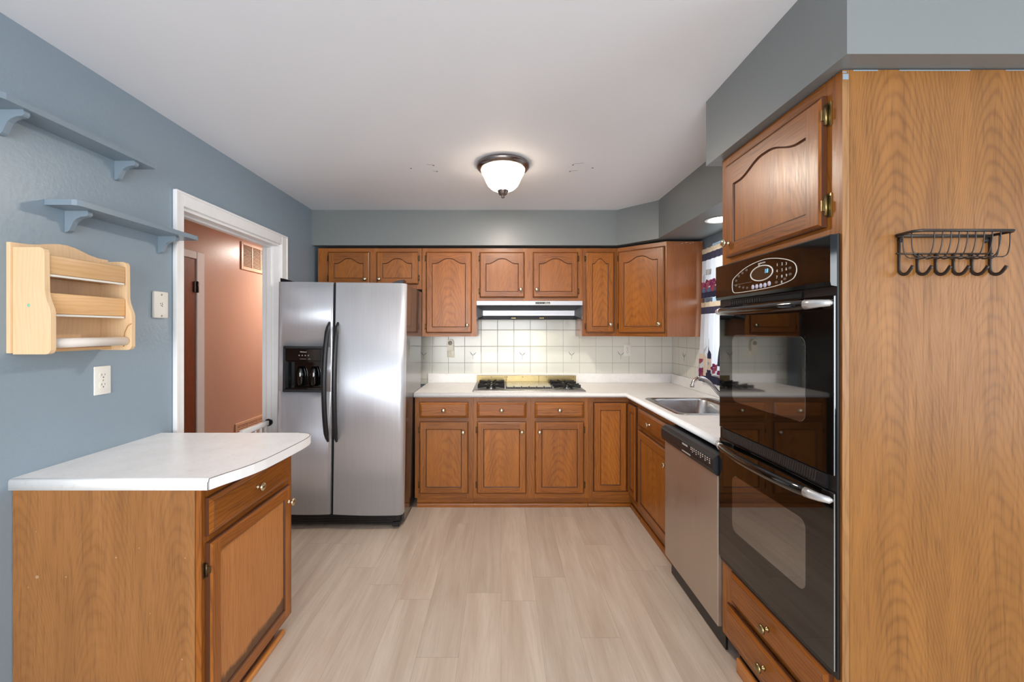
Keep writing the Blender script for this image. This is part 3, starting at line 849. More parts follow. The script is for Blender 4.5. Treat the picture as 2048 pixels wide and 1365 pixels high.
# diagonal corner cabinet
ax, ay, bx, by = 1.003, 3.54, 1.318, 3.262
ang = math.atan2(by - ay, bx - ax); L = math.hypot(bx - ax, by - ay)
t = thing('corner_wall_cabinet', 'diagonal oak corner wall cabinet with one arched door beside the window curtain', 'cabinet', (ax, ay, 1.356), ang)
Z0 = 1.356
face_frame(t, [(0, 0.027, 0, TW - Z0), (L - 0.027, L, 0, TW - Z0)], [(0.027, L - 0.027, 2.072 - Z0, TW - Z0), (0.027, L - 0.027, 0, 1.398 - Z0)])
door(t, 0.016, L - 0.013, 1.388 - Z0, 2.081 - Z0, arch=True, kn=(L - 0.052, 1.459 - Z0), hin=((-1, 1.445 - Z0), (-1, 2.026 - Z0)))
b = MB()
ri = Matrix.Rotation(-ang, 2)
pts = [(ax + 0.014, ay + 0.014), (bx + 0.012, by + 0.015), (bx + 0.002, by), (WR - 0.012, by), (WR - 0.012, YB - 0.012), (ax + 0.0005, YB - 0.012), (ax + 0.0005, ay + 0.014)]
pts = [tuple(ri @ Vector((p[0] - ax, p[1] - ay))) for p in pts]
b.prism(pts, 'z', 0, TW - Z0)
b.build('carcass', M['oakside'], t)

for px, py, w_ in ((1362, 487, 0.016), (1370, 486, 0.020), (1379, 487, 0.012), (1385, 486, 0.007), (1402, 485, 0.008)):
    X_ = (px - 1002) * 3.262 / 820; z_ = CAM_H + (660 - py) * 3.262 / 820 - 1.356
    p = ri @ Vector((X_ - ax, 3.2615 - ay)); q = ri @ Vector((X_ + w_ - ax, 3.2615 - ay))
    MB().tube([(p.x, p.y, z_), (q.x, q.y, z_ + 0.003)], 0.0028, 5, flat=(1, 0.35)).build('paint_chip', M['white'], t)

# ------------------------------------------------------------------ countertops
CT0, CT1 = 0.876, 0.914
NOSE = [(0.0, CT0)] + [(0.019 * math.cos(a), 0.895 + 0.019 * math.sin(a)) for a in [(-PI / 2) + PI * i / 8 for i in range(0, 9)]] + [(0.0, CT1)]
t = thing('countertop', 'L-shaped white laminate countertop running from refrigerator around the corner to the black oven', 'countertop', (0.45, 3.4, CT0))
b = WB()
for x0, x1, y0, y1 in ((-0.687, 1.6115, 3.239, 3.8615), (0.997, 1.6115, 2.965, 3.239), (0.997, 1.045, 2.405, 2.965), (1.535, 1.6115, 2.405, 2.965), (0.997, 1.6115, 1.790, 2.405)):
    b.box(x0, x1, y0, y1, CT0, CT1)
b.sweep([(-0.687, 3.239), (0.997, 3.239), (0.997, 1.790)], NOSE, smooth=True)
b.build('worktop', M['lamw'], t)
b = WB(); b.box(-0.687, 1.6115, 3.842, 3.8615, CT1 + 0.0003, 1.002, bev=0.003); b.box(1.592, 1.6115, 1.790, 3.8415, CT1 + 0.0003, 1.002, bev=0.003)
b.build('backsplash', M['lamw'], t)

PT0, PT1 = 0.8835, 0.9205
t = thing('peninsula_countertop', 'white laminate countertop with curved right edge on the peninsula cabinet', 'countertop', (-1.25, 1.65, PT0))
curve = [(-0.962, 1.352), (-0.955, 1.372), (-0.943, 1.405), (-0.923, 1.452), (-0.906, 1.505), (-0.895, 1.56), (-0.888, 1.64), (-0.883, 1.72), (-0.879, 1.80), (-0.879, 1.85), (-0.882, 1.885),
         (-0.892, 1.918), (-0.910, 1.940), (-0.935, 1.952), (-0.965, 1.955)]
b = WB()
r = 0.010
inner = [(-1.6195, 1.347 + r)] + [(-0.966, 1.347 + r)] + curve[1:] + [(-1.6195, 1.955)]
b.prism(inner, 'z', PT0, PT1)
prof = [(0, PT0), (r, PT0)] + [(r * math.cos(a), PT1 - r + r * math.sin(a)) for a in [PI / 2 * i / 6 for i in range(7)]]
b.sweep([(-1.6195, 1.347 + r), (-0.963, 1.347 + r)], prof, smooth=True)
b.build('worktop', M['lamw'], t)
b = WB(); b.sweep(curve, [(0.0001, PT0), (0.0018, PT0), (0.0018, PT1 - 0.0008), (0.0001, PT1 - 0.0008)])
b.build('edge_band', M['white'], t)
b = WB(); b.tube([(x, y, PT1) for x, y in curve], 0.0013, 6)
b.tube([(-0.9635, 1.3495, PT1 - 0.012), (-0.962, 1.352, PT1)], 0.0012, 6); b.tube([(-0.9630, 1.3465, PT0), (-0.9635, 1.3468, PT1 - 0.010)], 0.0012, 6)
b.build('edge_seam', M['seam'], t)

# ------------------------------------------------------------------ sink and faucet
def rr(x0, x1, y0, y1, r, z, n=6):
    out = []
    for cx, cy, a in ((x1 - r, y1 - r, 0), (x0 + r, y1 - r, PI / 2), (x0 + r, y0 + r, PI), (x1 - r, y0 + r, 1.5 * PI)):
        for i in range(n + 1):
            q = a + PI / 2 * i / n
            out.append((cx + r * math.cos(q), cy + r * math.sin(q), z))
    return out
def skin(b, loops, m=0, smooth=True):
    n = len(loops[0]); vs = [p for l in loops for p in l]; fs = []
    for i in range(len(loops) - 1):
        for k in range(n):
            k2 = (k + 1) % n
            fs.append((i * n + k, i * n + k2, (i + 1) * n + k2, (i + 1) * n + k))
    b.add(vs, fs, m, smooth); b.add(loops[-1], [list(range(n))], m)
t = thing('sink', 'stainless steel drop-in sink set into the white countertop', 'sink', (1.29, 2.685, CT1))
b = WB()
loops = [rr(1.033, 1.552, 2.390, 2.980, 0.045, CT1 + 0.0008), rr(1.036, 1.549, 2.393, 2.977, 0.044, CT1 + 0.0045), rr(1.046, 1.539, 2.403, 2.967, 0.042, CT1 + 0.0058),
         rr(1.066, 1.468, 2.424, 2.946, 0.065, CT1 + 0.0035), rr(1.074, 1.460, 2.432, 2.938, 0.066, CT1 - 0.010), rr(1.082, 1.452, 2.440, 2.930, 0.068, CT1 - 0.13),
         rr(1.094, 1.440, 2.452, 2.918, 0.07, CT1 - 0.158), rr(1.125, 1.41, 2.485, 2.885, 0.07, CT1 - 0.168), rr(1.22, 1.33, 2.63, 2.74, 0.05, CT1 - 0.170)]
skin(b, loops)
b.build('basin', M['steelsink'], t)
WB().lathe([(0.045, CT1 - 0.169), (0.043, CT1 - 0.1665), (0.03, CT1 - 0.1675), (0.0001, CT1 - 0.1675)], (1.275, 2.685, 0), n=20).build('drain', M['chrome'], t)

t = thing('faucet', 'chrome arched faucet with lever handle on the sink ledge', 'faucet', (1.505, 2.70, CT1 + 0.006))
b = WB()
skin(b, [rr(1.478, 1.532, 2.60, 2.80, 0.026, CT1 + 0.0065), rr(1.480, 1.530, 2.602, 2.798, 0.025, CT1 + 0.014), rr(1.486, 1.524, 2.608, 2.792, 0.019, CT1 + 0.018)])
b.build('base_plate', M['chrome'], t)
WB().lathe([(0.024, 0.930), (0.024, 0.965), (0.021, 0.985), (0.013, 0.995), (0.0001, 0.998)], (1.505, 2.70, 0), n=20).build('body', M['chrome'], t)
def smoothpath(pts, n=5):
    out = []
    P = [Vector(p) for p in pts]
    for i in range(len(P) - 1):
        p0 = P[max(i - 1, 0)]; p1 = P[i]; p2 = P[i + 1]; p3 = P[min(i + 2, len(P) - 1)]
        for k in range(n):
            s = k / n
            out.append(0.5 * ((2 * p1) + (p2 - p0) * s + (2 * p0 - 5 * p1 + 4 * p2 - p3) * s * s + (3 * p1 - p0 - 3 * p2 + p3) * s ** 3))
    out.append(P[-1]); return out
b = WB()
sp = smoothpath([(1.495, 2.70, 0.945), (1.465, 2.70, 0.965), (1.43, 2.70, 0.998), (1.39, 2.70, 1.045), (1.352, 2.70, 1.080), (1.318, 2.70, 1.094), (1.288, 2.70, 1.088), (1.268, 2.70, 1.070), (1.260, 2.70, 1.048)])
b.tube(sp, 0.0125, 14); b.lathe([(0.014, 0.0), (0.014, 0.016), (0.012, 0.018)], (1.2585, 2.70, 1.034), n=16)
b.build('spout', M['chrome'], t)
b = WB(); b.tube(smoothpath([(1.508, 2.70, 0.990), (1.495, 2.70, 1.045), (1.455, 2.70, 1.095), (1.392, 2.70, 1.116)]), [0.010] * 6 + [0.009] * 5 + [0.011] * 5, 10, flat=(1.15, 0.7))
b.build('lever', M['chrome'], t)

# ------------------------------------------------------------------ gas cooktop
t = thing('cooktop', 'stainless gas cooktop with black grates and brass-coloured back guard on the countertop', 'cooktop', (0.228, 3.53, CT1))
b = WB()
z0 = CT1 + 0.0008
skin(b, [rr(-0.230, 0.684, 3.286, 3.790, 0.012, z0, 4), rr(-0.228, 0.682, 3.289, 3.790, 0.012, z0 + 0.008, 4), rr(-0.210, 0.664, 3.312, 3.772, 0.012, z0 + 0.013, 4), rr(-0.200, 0.654, 3.322, 3.762, 0.012, z0 + 0.010, 4)])
b.build('tray', M['steelh'], t)
b = WB()
for x0, x1 in ((-0.222, 0.0475), (0.0485, 0.349), (0.350, 0.694)):
    b.box(x0, x1, 3.791, 3.798, z0 + 0.002, 0.989, 0, 0.0012)
for x in (-0.09, 0.037, 0.058, 0.20, 0.42, 0.67): b.lathe([(0.004, 0), (0.003, 0.002), (0.0001, 0.0025)], (x, 3.791, 0.975), (0, -1, 0), 10, 1)
b.build('back_guard', [M['brass'], M['iron']], t)
WB().box(0.045, 0.43, 3.43, 3.786, z0 + 0.011, z0 + 0.019, 0, 0.003).build('griddle_plate', M['steelsink'], t)
b = WB()
for k in range(7):
    x = 0.045 + k * 0.0625
    b.box(x - 0.004, x + 0.004, 3.392, 3.402, z0 + 0.011, z0 + 0.030, 0, 0.001)
for k in range(6):
    x = 0.045 + k * 0.0625
    b.box(x + 0.006, x + 0.056, 3.40, 3.412, z0 + 0.010, z0 + 0.0165, 0, 0.002)
b.build('burner_bar', M['iron'], t)
def grate(cx, cy):
    b = MB()
    for k in range(8):
        a = PI / 8 + k * PI / 4
        r1 = 0.118 if k in (0, 3, 4, 7) else 0.088
        c, s_ = math.cos(a), math.sin(a)
        pts = [(0.028, 0.012), (r1, 0.005), (r1, 0.033), (0.028, 0.027)]
        vs = []
        for w in (-0.0045, 0.0045):
            for rr_, zz in pts: vs.append((rr_ * c - w * s_, rr_ * s_ + w * c, zz))
        b.add(vs, [(0, 1, 2, 3), (7, 6, 5, 4), (0, 4, 5, 1), (1, 5, 6, 2), (2, 6, 7, 3), (3, 7, 4, 0)])
    for k in (0, 2):
        a0 = PI / 8 + (2 * k - 1) * PI / 4
    b.tube([(0.058 * math.cos(a * PI / 12), 0.058 * math.sin(a * PI / 12), 0.016) for a in range(25)], 0.0045, 6)
    g = b.build('grate', M['iron'], t, (cx - 0.228, cy - 3.53, z0 + 0.0105 - CT1))
    c = MB().lathe([(0.036, 0.0), (0.034, 0.010), (0.024, 0.013), (0.022, 0.019), (0.0001, 0.020)], n=18).build('burner', M['chrome'], t, (cx - 0.228, cy - 3.53, z0 + 0.0098 - CT1))
for gx in (-0.082, 0.548):
    for gy in (3.425, 3.645): grate(gx, gy)

# ------------------------------------------------------------------ range hood
HX0, HX1 = -0.2095, 0.6975
t = thing('range_hood', 'stainless under-cabinet range hood, its lamp lit, above the gas cooktop', 'range hood', (0.244, 3.68, 1.505))
b = WB()
b.box(HX0, HX1, 3.505, 3.855, 1.621, 1.6600, 0, 0.0015)
# pocket: slanted ceiling, ends and the inner panel
xi0, xi1, yi = HX0 + 0.050, HX1 - 0.050, 3.615
A = [(HX0, 3.506, 1.621), (HX1, 3.506, 1.621), (xi1, yi, 1.581), (xi0, yi, 1.581)]
Bq = [(xi0, yi, 1.581), (xi1, yi, 1.581), (xi1, yi, 1.536), (xi0, yi, 1.536)]
Cq = [(xi0, yi, 1.536), (xi1, yi, 1.536), (HX1 - 0.004, 3.520, 1.505), (HX0 + 0.004, 3.520, 1.505)]
for q in (A, Bq): b.add(q, [(0, 1, 2, 3)], 0)
b.build('shell', M['steelh'], t)
for hx, xi, d_, lo in ((HX0, xi0, 0.002, 0.004), (HX1, xi1, -0.002, -0.004)):
    b = WB(); b.add([(hx, 3.506, 1.621), (xi, yi, 1.581), (xi, yi, 1.536), (hx + lo, 3.520, 1.505), (hx, 3.520, 1.505)], [(0, 1, 2, 3, 4)])
    b.box(hx, hx + d_, 3.520, 3.855, 1.505, 1.6205)
    b.build('end_plate', M['steelh'], t)
b = WB(); b.add(Cq, [(0, 1, 2, 3)]); b.box(HX0 + 0.0025, HX1 - 0.0025, 3.617, 3.752, 1.600, 1.603); b.box(HX0 + 0.0025, HX1 - 0.0025, 3.752, 3.855, 1.505, 1.603); b.box(xi0, xi1, 3.6155, 3.6185, 1.536, 1.600)  # deep rear box added so its shadow falls on the upper tiles
b.build('underside', M['black'], t)
b = WB(); f = 0.0012
for x0, x1, z_0, z_1 in ((xi0 + 0.01, xi1 - 0.01, 1.5705, 1.572), (xi0 + 0.01, xi1 - 0.01, 1.545, 1.5465), (xi0 + 0.01, xi0 + 0.0115, 1.5465, 1.5705), (xi1 - 0.0115, xi1 - 0.01, 1.5465, 1.5705)):
    b.box(x0, x1, yi - f, yi, z_0, z_1)
b.build('light_panel_rim', M['silver'], t)
for k in range(4):
    x = (1029 + k * 10.1 - 1002) * 3.505 / 820
    WB().box(x, x + 0.034, 3.5035, 3.505, 1.630, 1.652, 0, 0.0005).build('button', M['silver'], t)
x0 = (1070 - 1002) * 3.505 / 820; x1 = (1101 - 1002) * 3.505 / 820
WB().box(x0, x1, 3.5038, 3.505, 1.6295, 1.6525, 0, 0.0004).build('badge_rim', M['print'], t)
o = WB().box(x0 + 0.003, x1 - 0.003, 3.5030, 3.5037, 1.632, 1.650, 0).build('badge', M['black'], t)
text(t, 'Allure', 0.017, M['print'], (x1 - 0.031 - 0.244, 3.5028 - 3.68, 1.6405 - 1.505), FRONT, italic=0.2)
for i in range(3): WB().box(x0 + 0.012 + i * 0.021, x0 + 0.022 + i * 0.021, 3.5028, 3.5030, 1.6395, 1.6425).build('badge_mark', M['printdim'], t)
b = WB(); b.lathe([(0.034, 0), (0.032, -0.010), (0.0001, -0.014)], (0.255, 3.672, 1.5995), n=16)
b.build('hood_lens', M['lens'], t)
for px in (1027, 1083):
    x = (px - 1002) * 3.53 / 820
    WB().box(x - 0.02, x + 0.02, 3.516, 3.519, 1.5095, 1.5155, 0, 0.001).build('latch', M['brass'], t)

# ------------------------------------------------------------------ refrigerator
FXL, FXR, FY = -1.5985, -0.698, 2.897
t = thing('refrigerator', 'tall stainless side-by-side refrigerator with ice and water dispenser and black handles', 'refrigerator', (-1.148, FY, 0.0075))
b = WB(); b.box(FXL + 0.003, FXR - 0.002, 2.962, 3.52, 0.03, 1.742, 0, 0.006)
b.build('case', M['fridgeside'], t)
def front(x, x0, x1, rl, rr_, sag=0.013):
    xm, hw = (x0 + x1) / 2, (x1 - x0) / 2
    y = FY - sag * (1 - ((x - xm) / hw) ** 2)
    if x - x0 < rl: y += rl - math.sqrt(max(0, rl * rl - (rl - (x - x0)) ** 2))
    if x1 - x < rr_: y += rr_ - math.sqrt(max(0, rr_ * rr_ - (rr_ - (x1 - x)) ** 2))
    return y
def slab(b, x0, x1, rl, rr_, a, c, z0, z1, m=0):
    xs = sorted(set([a, c] + [a + (c - a) * i / 20 for i in range(21)] + [x for x in [x0 + rl * (1 - math.cos(q * PI / 16)) for q in range(9)] + [x1 - rr_ * (1 - math.cos(q * PI / 16)) for q in range(9)] if a < x < c]))
    xs = [xs[0]] + [x for x, p in zip(xs[1:], xs[:-1]) if x - p > 1e-5]
    pts = [(x, front(x, x0, x1, rl, rr_)) for x in xs] + [(c, 2.958), (a, 2.958)]
    n = len(pts); vs = [(p[0], p[1], z0) for p in pts] + [(p[0], p[1], z1) for p in pts]
    b.add(vs, [list(range(n - 1, -1, -1)), list(range(n, 2 * n))], m)
    k = len(b.v) - 2 * n
    for i in range(n):
        j = (i + 1) % n
        b.f.append([k + i, k + j, k + n + j, k + n + i]); b.mi.append(m); b.sm.append(i < len(xs) - 1)
DX0, DX1, DZ0, DZ1 = -1.543, -1.268, 0.972, 1.288
ZD0, ZD1 = 0.105, 1.745
LX0, LX1 = FXL, -1.208
b = WB()
slab(b, LX0, LX1, 0.022, 0.006, LX0, LX1, ZD0, DZ0); slab(b, LX0, LX1, 0.022, 0.006, LX0, LX1, DZ1, ZD1)
slab(b, LX0, LX1, 0.022, 0.006, LX0, DX0, DZ0, DZ1); slab(b, LX0, LX1, 0.022, 0.006, DX1, LX1, DZ0, DZ1)
ld = b.build('freezer_door', M['steel'], t)
b = WB(); slab(b, -1.190, FXR, 0.006, 0.034, -1.190, FXR, ZD0, ZD1)
rd = b.build('fridge_door', M['steel'], t)
WB().box(-1.2075, -1.1905, 2.915, 2.955, ZD0, ZD1).build('door_gasket', M['dark'], t)
def handle(par, x, lean):
    b = WB(); n = 26; path = []; rad = []
    for i in range(n + 1):
        s = i / n
        z = 1.462 - s * (1.462 - 0.622)
        yy = FY - 0.008 - 0.064 * (math.sin(PI * min(1, max(0, s))) ** 0.55)
        path.append((x + lean * math.sin(PI * s), yy, z)); rad.append(0.45 + 0.55 * min(1, math.sin(PI * s) * 4.5))
    b.tube(path, [q * 0.0175 for q in rad], 14, flat=(1.0, 0.8))
    o = b.build('door_handle', M['blackm'], t); o.parent = par
    return o
handle(ld, -1.227, -0.006); handle(rd, -1.166, 0.004)
# dispenser
fy = FY - 0.014
b = WB()
for x0, x1, z0, z1 in ((DX0 - 0.004, DX1 + 0.004, DZ1 - 0.014, DZ1 + 0.004), (DX0 - 0.004, DX1 + 0.004, DZ0 - 0.004, DZ0 + 0.016), (DX0 - 0.004, DX0 + 0.012, DZ0 + 0.016, DZ1 - 0.014), (DX1 - 0.012, DX1 + 0.004, DZ0 + 0.016, DZ1 - 0.014)):
    b.box(x0, x1, fy - 0.004, 2.93, z0, z1, 0, 0.0025)
dsp = b.build('dispenser_frame', M['blackm'], t)
b = WB(); b.box(DX0 + 0.012, DX1 - 0.012, fy + 0.001, 2.93, 1.188, DZ1 - 0.014, 0, 0.003)
o = b.build('dispenser_panel', M['ocontrol'], t); o.parent = dsp
b = WB(); b.box(DX0 + 0.006, DX1 - 0.006, 2.948, 2.956, DZ0, 1.19); b.box(DX0 + 0.004, DX0 + 0.010, fy + 0.012, 2.948, DZ0, 1.19); b.box(DX1 - 0.010, DX1 - 0.004, fy + 0.012, 2.948, DZ0, 1.19)
b.box(DX0 + 0.010, DX1 - 0.010, fy + 0.004, 2.948, DZ0 + 0.0165, DZ0 + 0.026); b.box(DX0 + 0.010, DX1 - 0.010, fy + 0.012, 2.948, 1.180, 1.187)
o = b.build('dispenser_recess', M['blackgloss'], t); o.parent = dsp
for xx in (-1.445, -1.348):
    b = WB(); b.lathe([(0.018, 1.145), (0.026, 1.12), (0.031, 1.10), (0.031, 1.012), (0.027, 1.008)], (xx, 2.932, 0), n=20)
    o = b.build('dispenser_paddle', M['blackgloss'], t); o.parent = dsp
L = t.location
o = text(t, 'Whirlpool', 0.011, M['print'], (-1.405 - L.x, fy - 0.0003 - L.y, 1.252 - L.z), FRONT); o.parent = dsp
for i in range(4):
    o = WB().lathe([(0.005, 0), (0.0045, 0.001), (0.0001, 0.0012)], (-1.435 + i * 0.0215, fy + 0.001, 1.227), (0, -1, 0), 10).build('dispenser_button', M['printdim'], t); o.parent = dsp
o = WB().box(-1.43, -1.385, fy, fy + 0.001, 1.2015, 1.2035).box(-1.37, -1.355, fy, fy + 0.001, 1.2012, 1.2040).build('dispenser_mark', M['printdim'], t); o.parent = dsp
for x0, x1, y0 in ((-1.585, -1.50, 1), (-0.795, -0.715, -1)):
    b = WB(); xs = (x0, x1) if y0 > 0 else (x1, x0)
    b.prism([(xs[0], 1.7455), (xs[0], 1.773), (xs[0] + (xs[1] - xs[0]) * 0.3, 1.768), (xs[1], 1.750), (xs[1], 1.7455)], 'y', 2.905, 2.99)
    b.build('hinge_cover', M['black'], t)
b = WB()
b.box(FXL + 0.02, FXR - 0.02, 2.925, 2.962, 0.022, 0.103, 0, 0.004)
for k in range(5): b.box(FXL + 0.05, FXR - 0.05, 2.921, 2.925, 0.034 + k * 0.012, 0.040 + k * 0.012)
b.box(FXR - 0.075, FXR - 0.022, 2.905, 2.924, 0.018, 0.050, 0, 0.004)
b.build('base_grille', M['black'], t)
b = WB()
for x in (FXL + 0.09, FXR - 0.06):
    for y in (2.98, 3.46): b.lathe([(0.02, 0.0085), (0.02, 0.03)], (x, y, 0), n=14)
b.build('levelling_foot', M['black'], t)
t.rotation_euler = (0, math.radians(0.7), 0); t.location.z = 0.0085

# ------------------------------------------------------------------ dishwasher
WY0, WY1 = 1.793, 2.372
t = thing('dishwasher', 'stainless dishwasher with black control strip between sink cabinet and oven', 'dishwasher', (0.96, 2.08, 0))
WB().box(0.975, 1.55, WY0 + 0.004, WY1 - 0.004, 0.10, 0.862).build('tub', M['black'], t)
WB().box(0.948, 0.9745, WY0, WY1, 0.112, 0.772, 0, 0.003).build('door_panel', M['steeld'], t)
b = WB(); b.prism([(0.9745, 0.864), (0.946, 0.861), (0.931, 0.850), (0.927, 0.842), (0.927, 0.800), (0.934, 0.782), (0.946, 0.7735), (0.9745, 0.7735)], 'y', WY0, WY1, 0)
cp = b.build('control_strip', M['blackm'], t)
L = t.location
o = text(t, 'FRIGIDAIRE', 0.0125, M['print'], (0.9262 - L.x, 2.066 - L.y, 0.832), LEFTF, sx=0.95); o.parent = cp
b = WB(); b.box(0.9262, 0.927, 2.118, 2.1195, 0.800, 0.845); b.box(0.9262, 0.9268, 1.80, 2.00, 0.8035, 0.8045)
o = b.build('strip_line', M['black'], t); o.parent = cp
for i, yy in enumerate((2.000, 1.985, 1.968, 1.948, 1.925, 1.905, 1.885, 1.862, 1.842, 1.822)):
    b = WB()
    for j in range(3 if i % 2 else 2): b.box(0.9264, 0.927, yy - 0.0045, yy + 0.0045, 0.836 - j * 0.009, 0.8395 - j * 0.009)
    o = b.build('button', M['print'], t); o.parent = cp
b = WB(); b.box(0.9235, 0.9275, 2.005, 2.095, 0.7935, 0.8005, 0, 0.0015)
o = b.build('latch_light', M['silver'], t); o.parent = cp
WB().box(0.985, 0.995, WY0 + 0.004, WY1 - 0.004, 0.008, 0.0995).build('kick_plate', M['black'], t)

# ------------------------------------------------------------------ tall oven cabinet
OC = 1.4725
t = thing('oven_cabinet', 'tall oak cabinet with wood-grain side panel housing the black double oven', 'cabinet', (0.965, OC, 0), -PI / 2)
U = lambda y: OC - y
TZ = 2.147
face_frame(t, [(U(1.786), U(1.715), 0.10, TZ), (U(1.225), U(1.1605), 0.10, TZ)],
           [(U(1.715), U(1.225), 2.085, TZ), (U(1.715), U(1.225), 0.39, 1.735), (U(1.715), U(1.225), 0.10, 0.15), (U(1.715), U(1.225), 0.265, 0.295)])
MB().box(U(1.786), U(1.162), 0.0195, 0.645, 0.10, TZ).box(U(1.786), U(1.162), 0.07, 0.645, 0, 0.0995).build('carcass', M['oakside'], t)
MB().box(U(1.1602), U(1.1585), 0.0205, 0.6545, 0.0, TZ).build('side_panel', M['lamr'], t)['label'] = 'wide wood-grain laminate side panel'
MB().box(U(1.1602), U(1.1590), 0.0, 0.0200, 0.0, TZ).build('edge_strip', M['edge'], t)
b = MB()
for y0, y1, z0, z1 in ((0.001, 0.017, 2.120, 2.136), (0.000, 0.012, 2.139, 2.143), (0.030, 0.10, 2.1435, 2.1468), (0.16, 0.36, 2.1440, 2.1468), (0.46, 0.60, 2.1445, 2.1468)):
    b.box(U(1.1588) - 0.0008 + (0.001 if y0 > 0.02 else 0), U(1.1588) + 0.0006 + (0.0006 if y0 > 0.02 else 0), y0, y1, z0, z1, 0, 0.0004)
b.build('paint_smear', M['wall'], t)
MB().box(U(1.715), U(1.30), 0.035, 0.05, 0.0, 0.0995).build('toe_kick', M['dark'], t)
MB().box(U(1.69), U(1.17), 0.004, 0.022, 0.0, 0.062, 0, 0.004, 2).build('shoe_moulding', M['rawoakx'], t)
door(t, U(1.735), U(1.212), 1.715, 2.104, arch=True, sw=0.060, rb=0.053, kn=(U(1.703), 1.772), hin=((1, 2.045), (1, 1.778)), hinmat='brass', hs=1.35, arch_low=0.094, arch_pk=0.053)
drawer(t, U(1.70), U(1.190), 0.286, 0.412, knobmat='brass', knx=U(1.455))
o = drawer(t, U(1.715), U(1.190), 0.142, 0.272, knobmat='brass', knx=U(1.46), y=-0.0105)

# ------------------------------------------------------------------ double wall oven
OY0, OY1 = 1.1645, 1.786
t = thing('double_oven', 'black glass double wall oven with digital display, built into the tall oak cabinet', 'oven', (0.96, OC, 0.415))
L = t.location
WB().box(0.955, 0.9642, OY0, OY1, 0.416, 1.686, 0, 0.001).build('oven_body', M['black'], t)
b = WB(); b.prism([(0.9546, 1.684), (0.9368, 1.6835), (0.9355, 1.680), (0.9355, 1.550), (0.938, 1.5385), (0.9546, 1.536)], 'y', OY0 + 0.0005, OY1 - 0.0005)
cp = b.build('control_panel', M['ocontrol'], t)
def part(b, name, mat, par=None):
    o = b.build(name, M[mat], t)
    if par: o.parent = par
    return o
oval = [(1.640, 1.5595), (1.652, 1.566), (1.657, 1.580), (1.656, 1.602), (1.644, 1.619), (1.58, 1.645), (1.523, 1.657), (1.467, 1.662), (1.434, 1.661), (1.4035, 1.657), (1.374, 1.651), (1.336, 1.640), (1.308, 1.626), (1.297, 1.608), (1.300, 1.590), (1.316, 1.5745), (1.365, 1.5645), (1.43, 1.5592), (1.52, 1.5572), (1.60, 1.5575)]
ring = smoothpath([(0.9350, y, z) for y, z in oval + oval[:1]], 4)
part(WB().tube(ring, 0.0014, 6, cap=False), 'oval_trim', 'print', cp)
el = lambda ry, rz, x: [(x, 1.473 + ry * math.cos(a * PI / 24), 1.6155 + rz * math.sin(a * PI / 24)) for a in range(49)]
part(WB().tube(el(0.062, 0.0265, 0.9350), 0.0022, 6, cap=False), 'display_ring', 'print', cp)
b = WB(); b.add(el(0.0605, 0.025, 0.9351)[:-1], [list(range(48))]); part(b, 'display_glass', 'displayglass', cp)
o = text(t, '18', 0.021, M['display'], (0.9348 - L.x, 1.4455 - L.y, 1.619 - L.z), LEFTF, 'display_digits', italic=0.12); o.parent = cp
for yy in (1.5226, 1.4995, 1.4762, 1.453, 1.430):
    part(WB().lathe([(0.0088, 0), (0.0082, 0.0012), (0.0001, 0.0016)], (0.9355, yy, 1.5705 + (0.003 if yy < 1.44 else 0)), (-1, 0, 0), 18), 'oven_button', 'lavender', cp)
for txt, yy, zz in (('1', 1.388, 1.632), ('2', 1.364, 1.631), ('3', 1.344, 1.629), ('4', 1.389, 1.611), ('5', 1.364, 1.611), ('6', 1.344, 1.611), ('7', 1.390, 1.590), ('8', 1.365, 1.590), ('9', 1.343, 1.590), ('0', 1.366, 1.571)):
    o = text(t, txt, 0.0135, M['print'], (0.9349 - L.x, yy - L.y, zz - L.z), LEFTF, 'keypad_digit'); o.parent = cp
o = text(t, 'MAYTAG', 0.0075, M['print'], (0.9349 - L.x, 1.4655 - L.y, 1.6515 - L.z), LEFTF); o.parent = cp
b = WB()
for y0, y1, z0, z1 in ((1.482, 1.4905, 1.6445, 1.6455), (1.482, 1.4905, 1.6515, 1.6535), (1.482, 1.4840, 1.6455, 1.6515), (1.4890, 1.4905, 1.6455, 1.6515)): b.box(0.9347, 0.9354, y0, y1, z0, z1)
part(b, 'maker_mark', 'print', cp)
b = WB(); b.box(0.9349, 0.9354, 1.530, 1.650, 1.5905, 1.5913); part(b, 'panel_line', 'printdim', cp)
for px, py in ((550, 330), (445, 400), (350, 480), (285, 600), (280, 725), (370, 755), (465, 775), (565, 780), (1310, 640), (1530, 550), (1665, 430), (1660, 270)):
    X, Y = 1450 + px / 12.8, 515 + py / 12.8
    d_ = 0.9349 * 820 / (X - 1002); z_ = CAM_H + (660 - Y) * d_ / 820
    part(WB().tube([(0.9351, d_ + 0.0055 * math.cos(a * PI / 8), z_ + 0.0042 * math.sin(a * PI / 8)) for a in range(17)], 0.0004, 4, cap=False).box(0.9349, 0.9354, d_ - 0.0035, d_ + 0.0035, z_ - 0.0009, z_ + 0.0009), 'oven_key', 'printdim', cp)
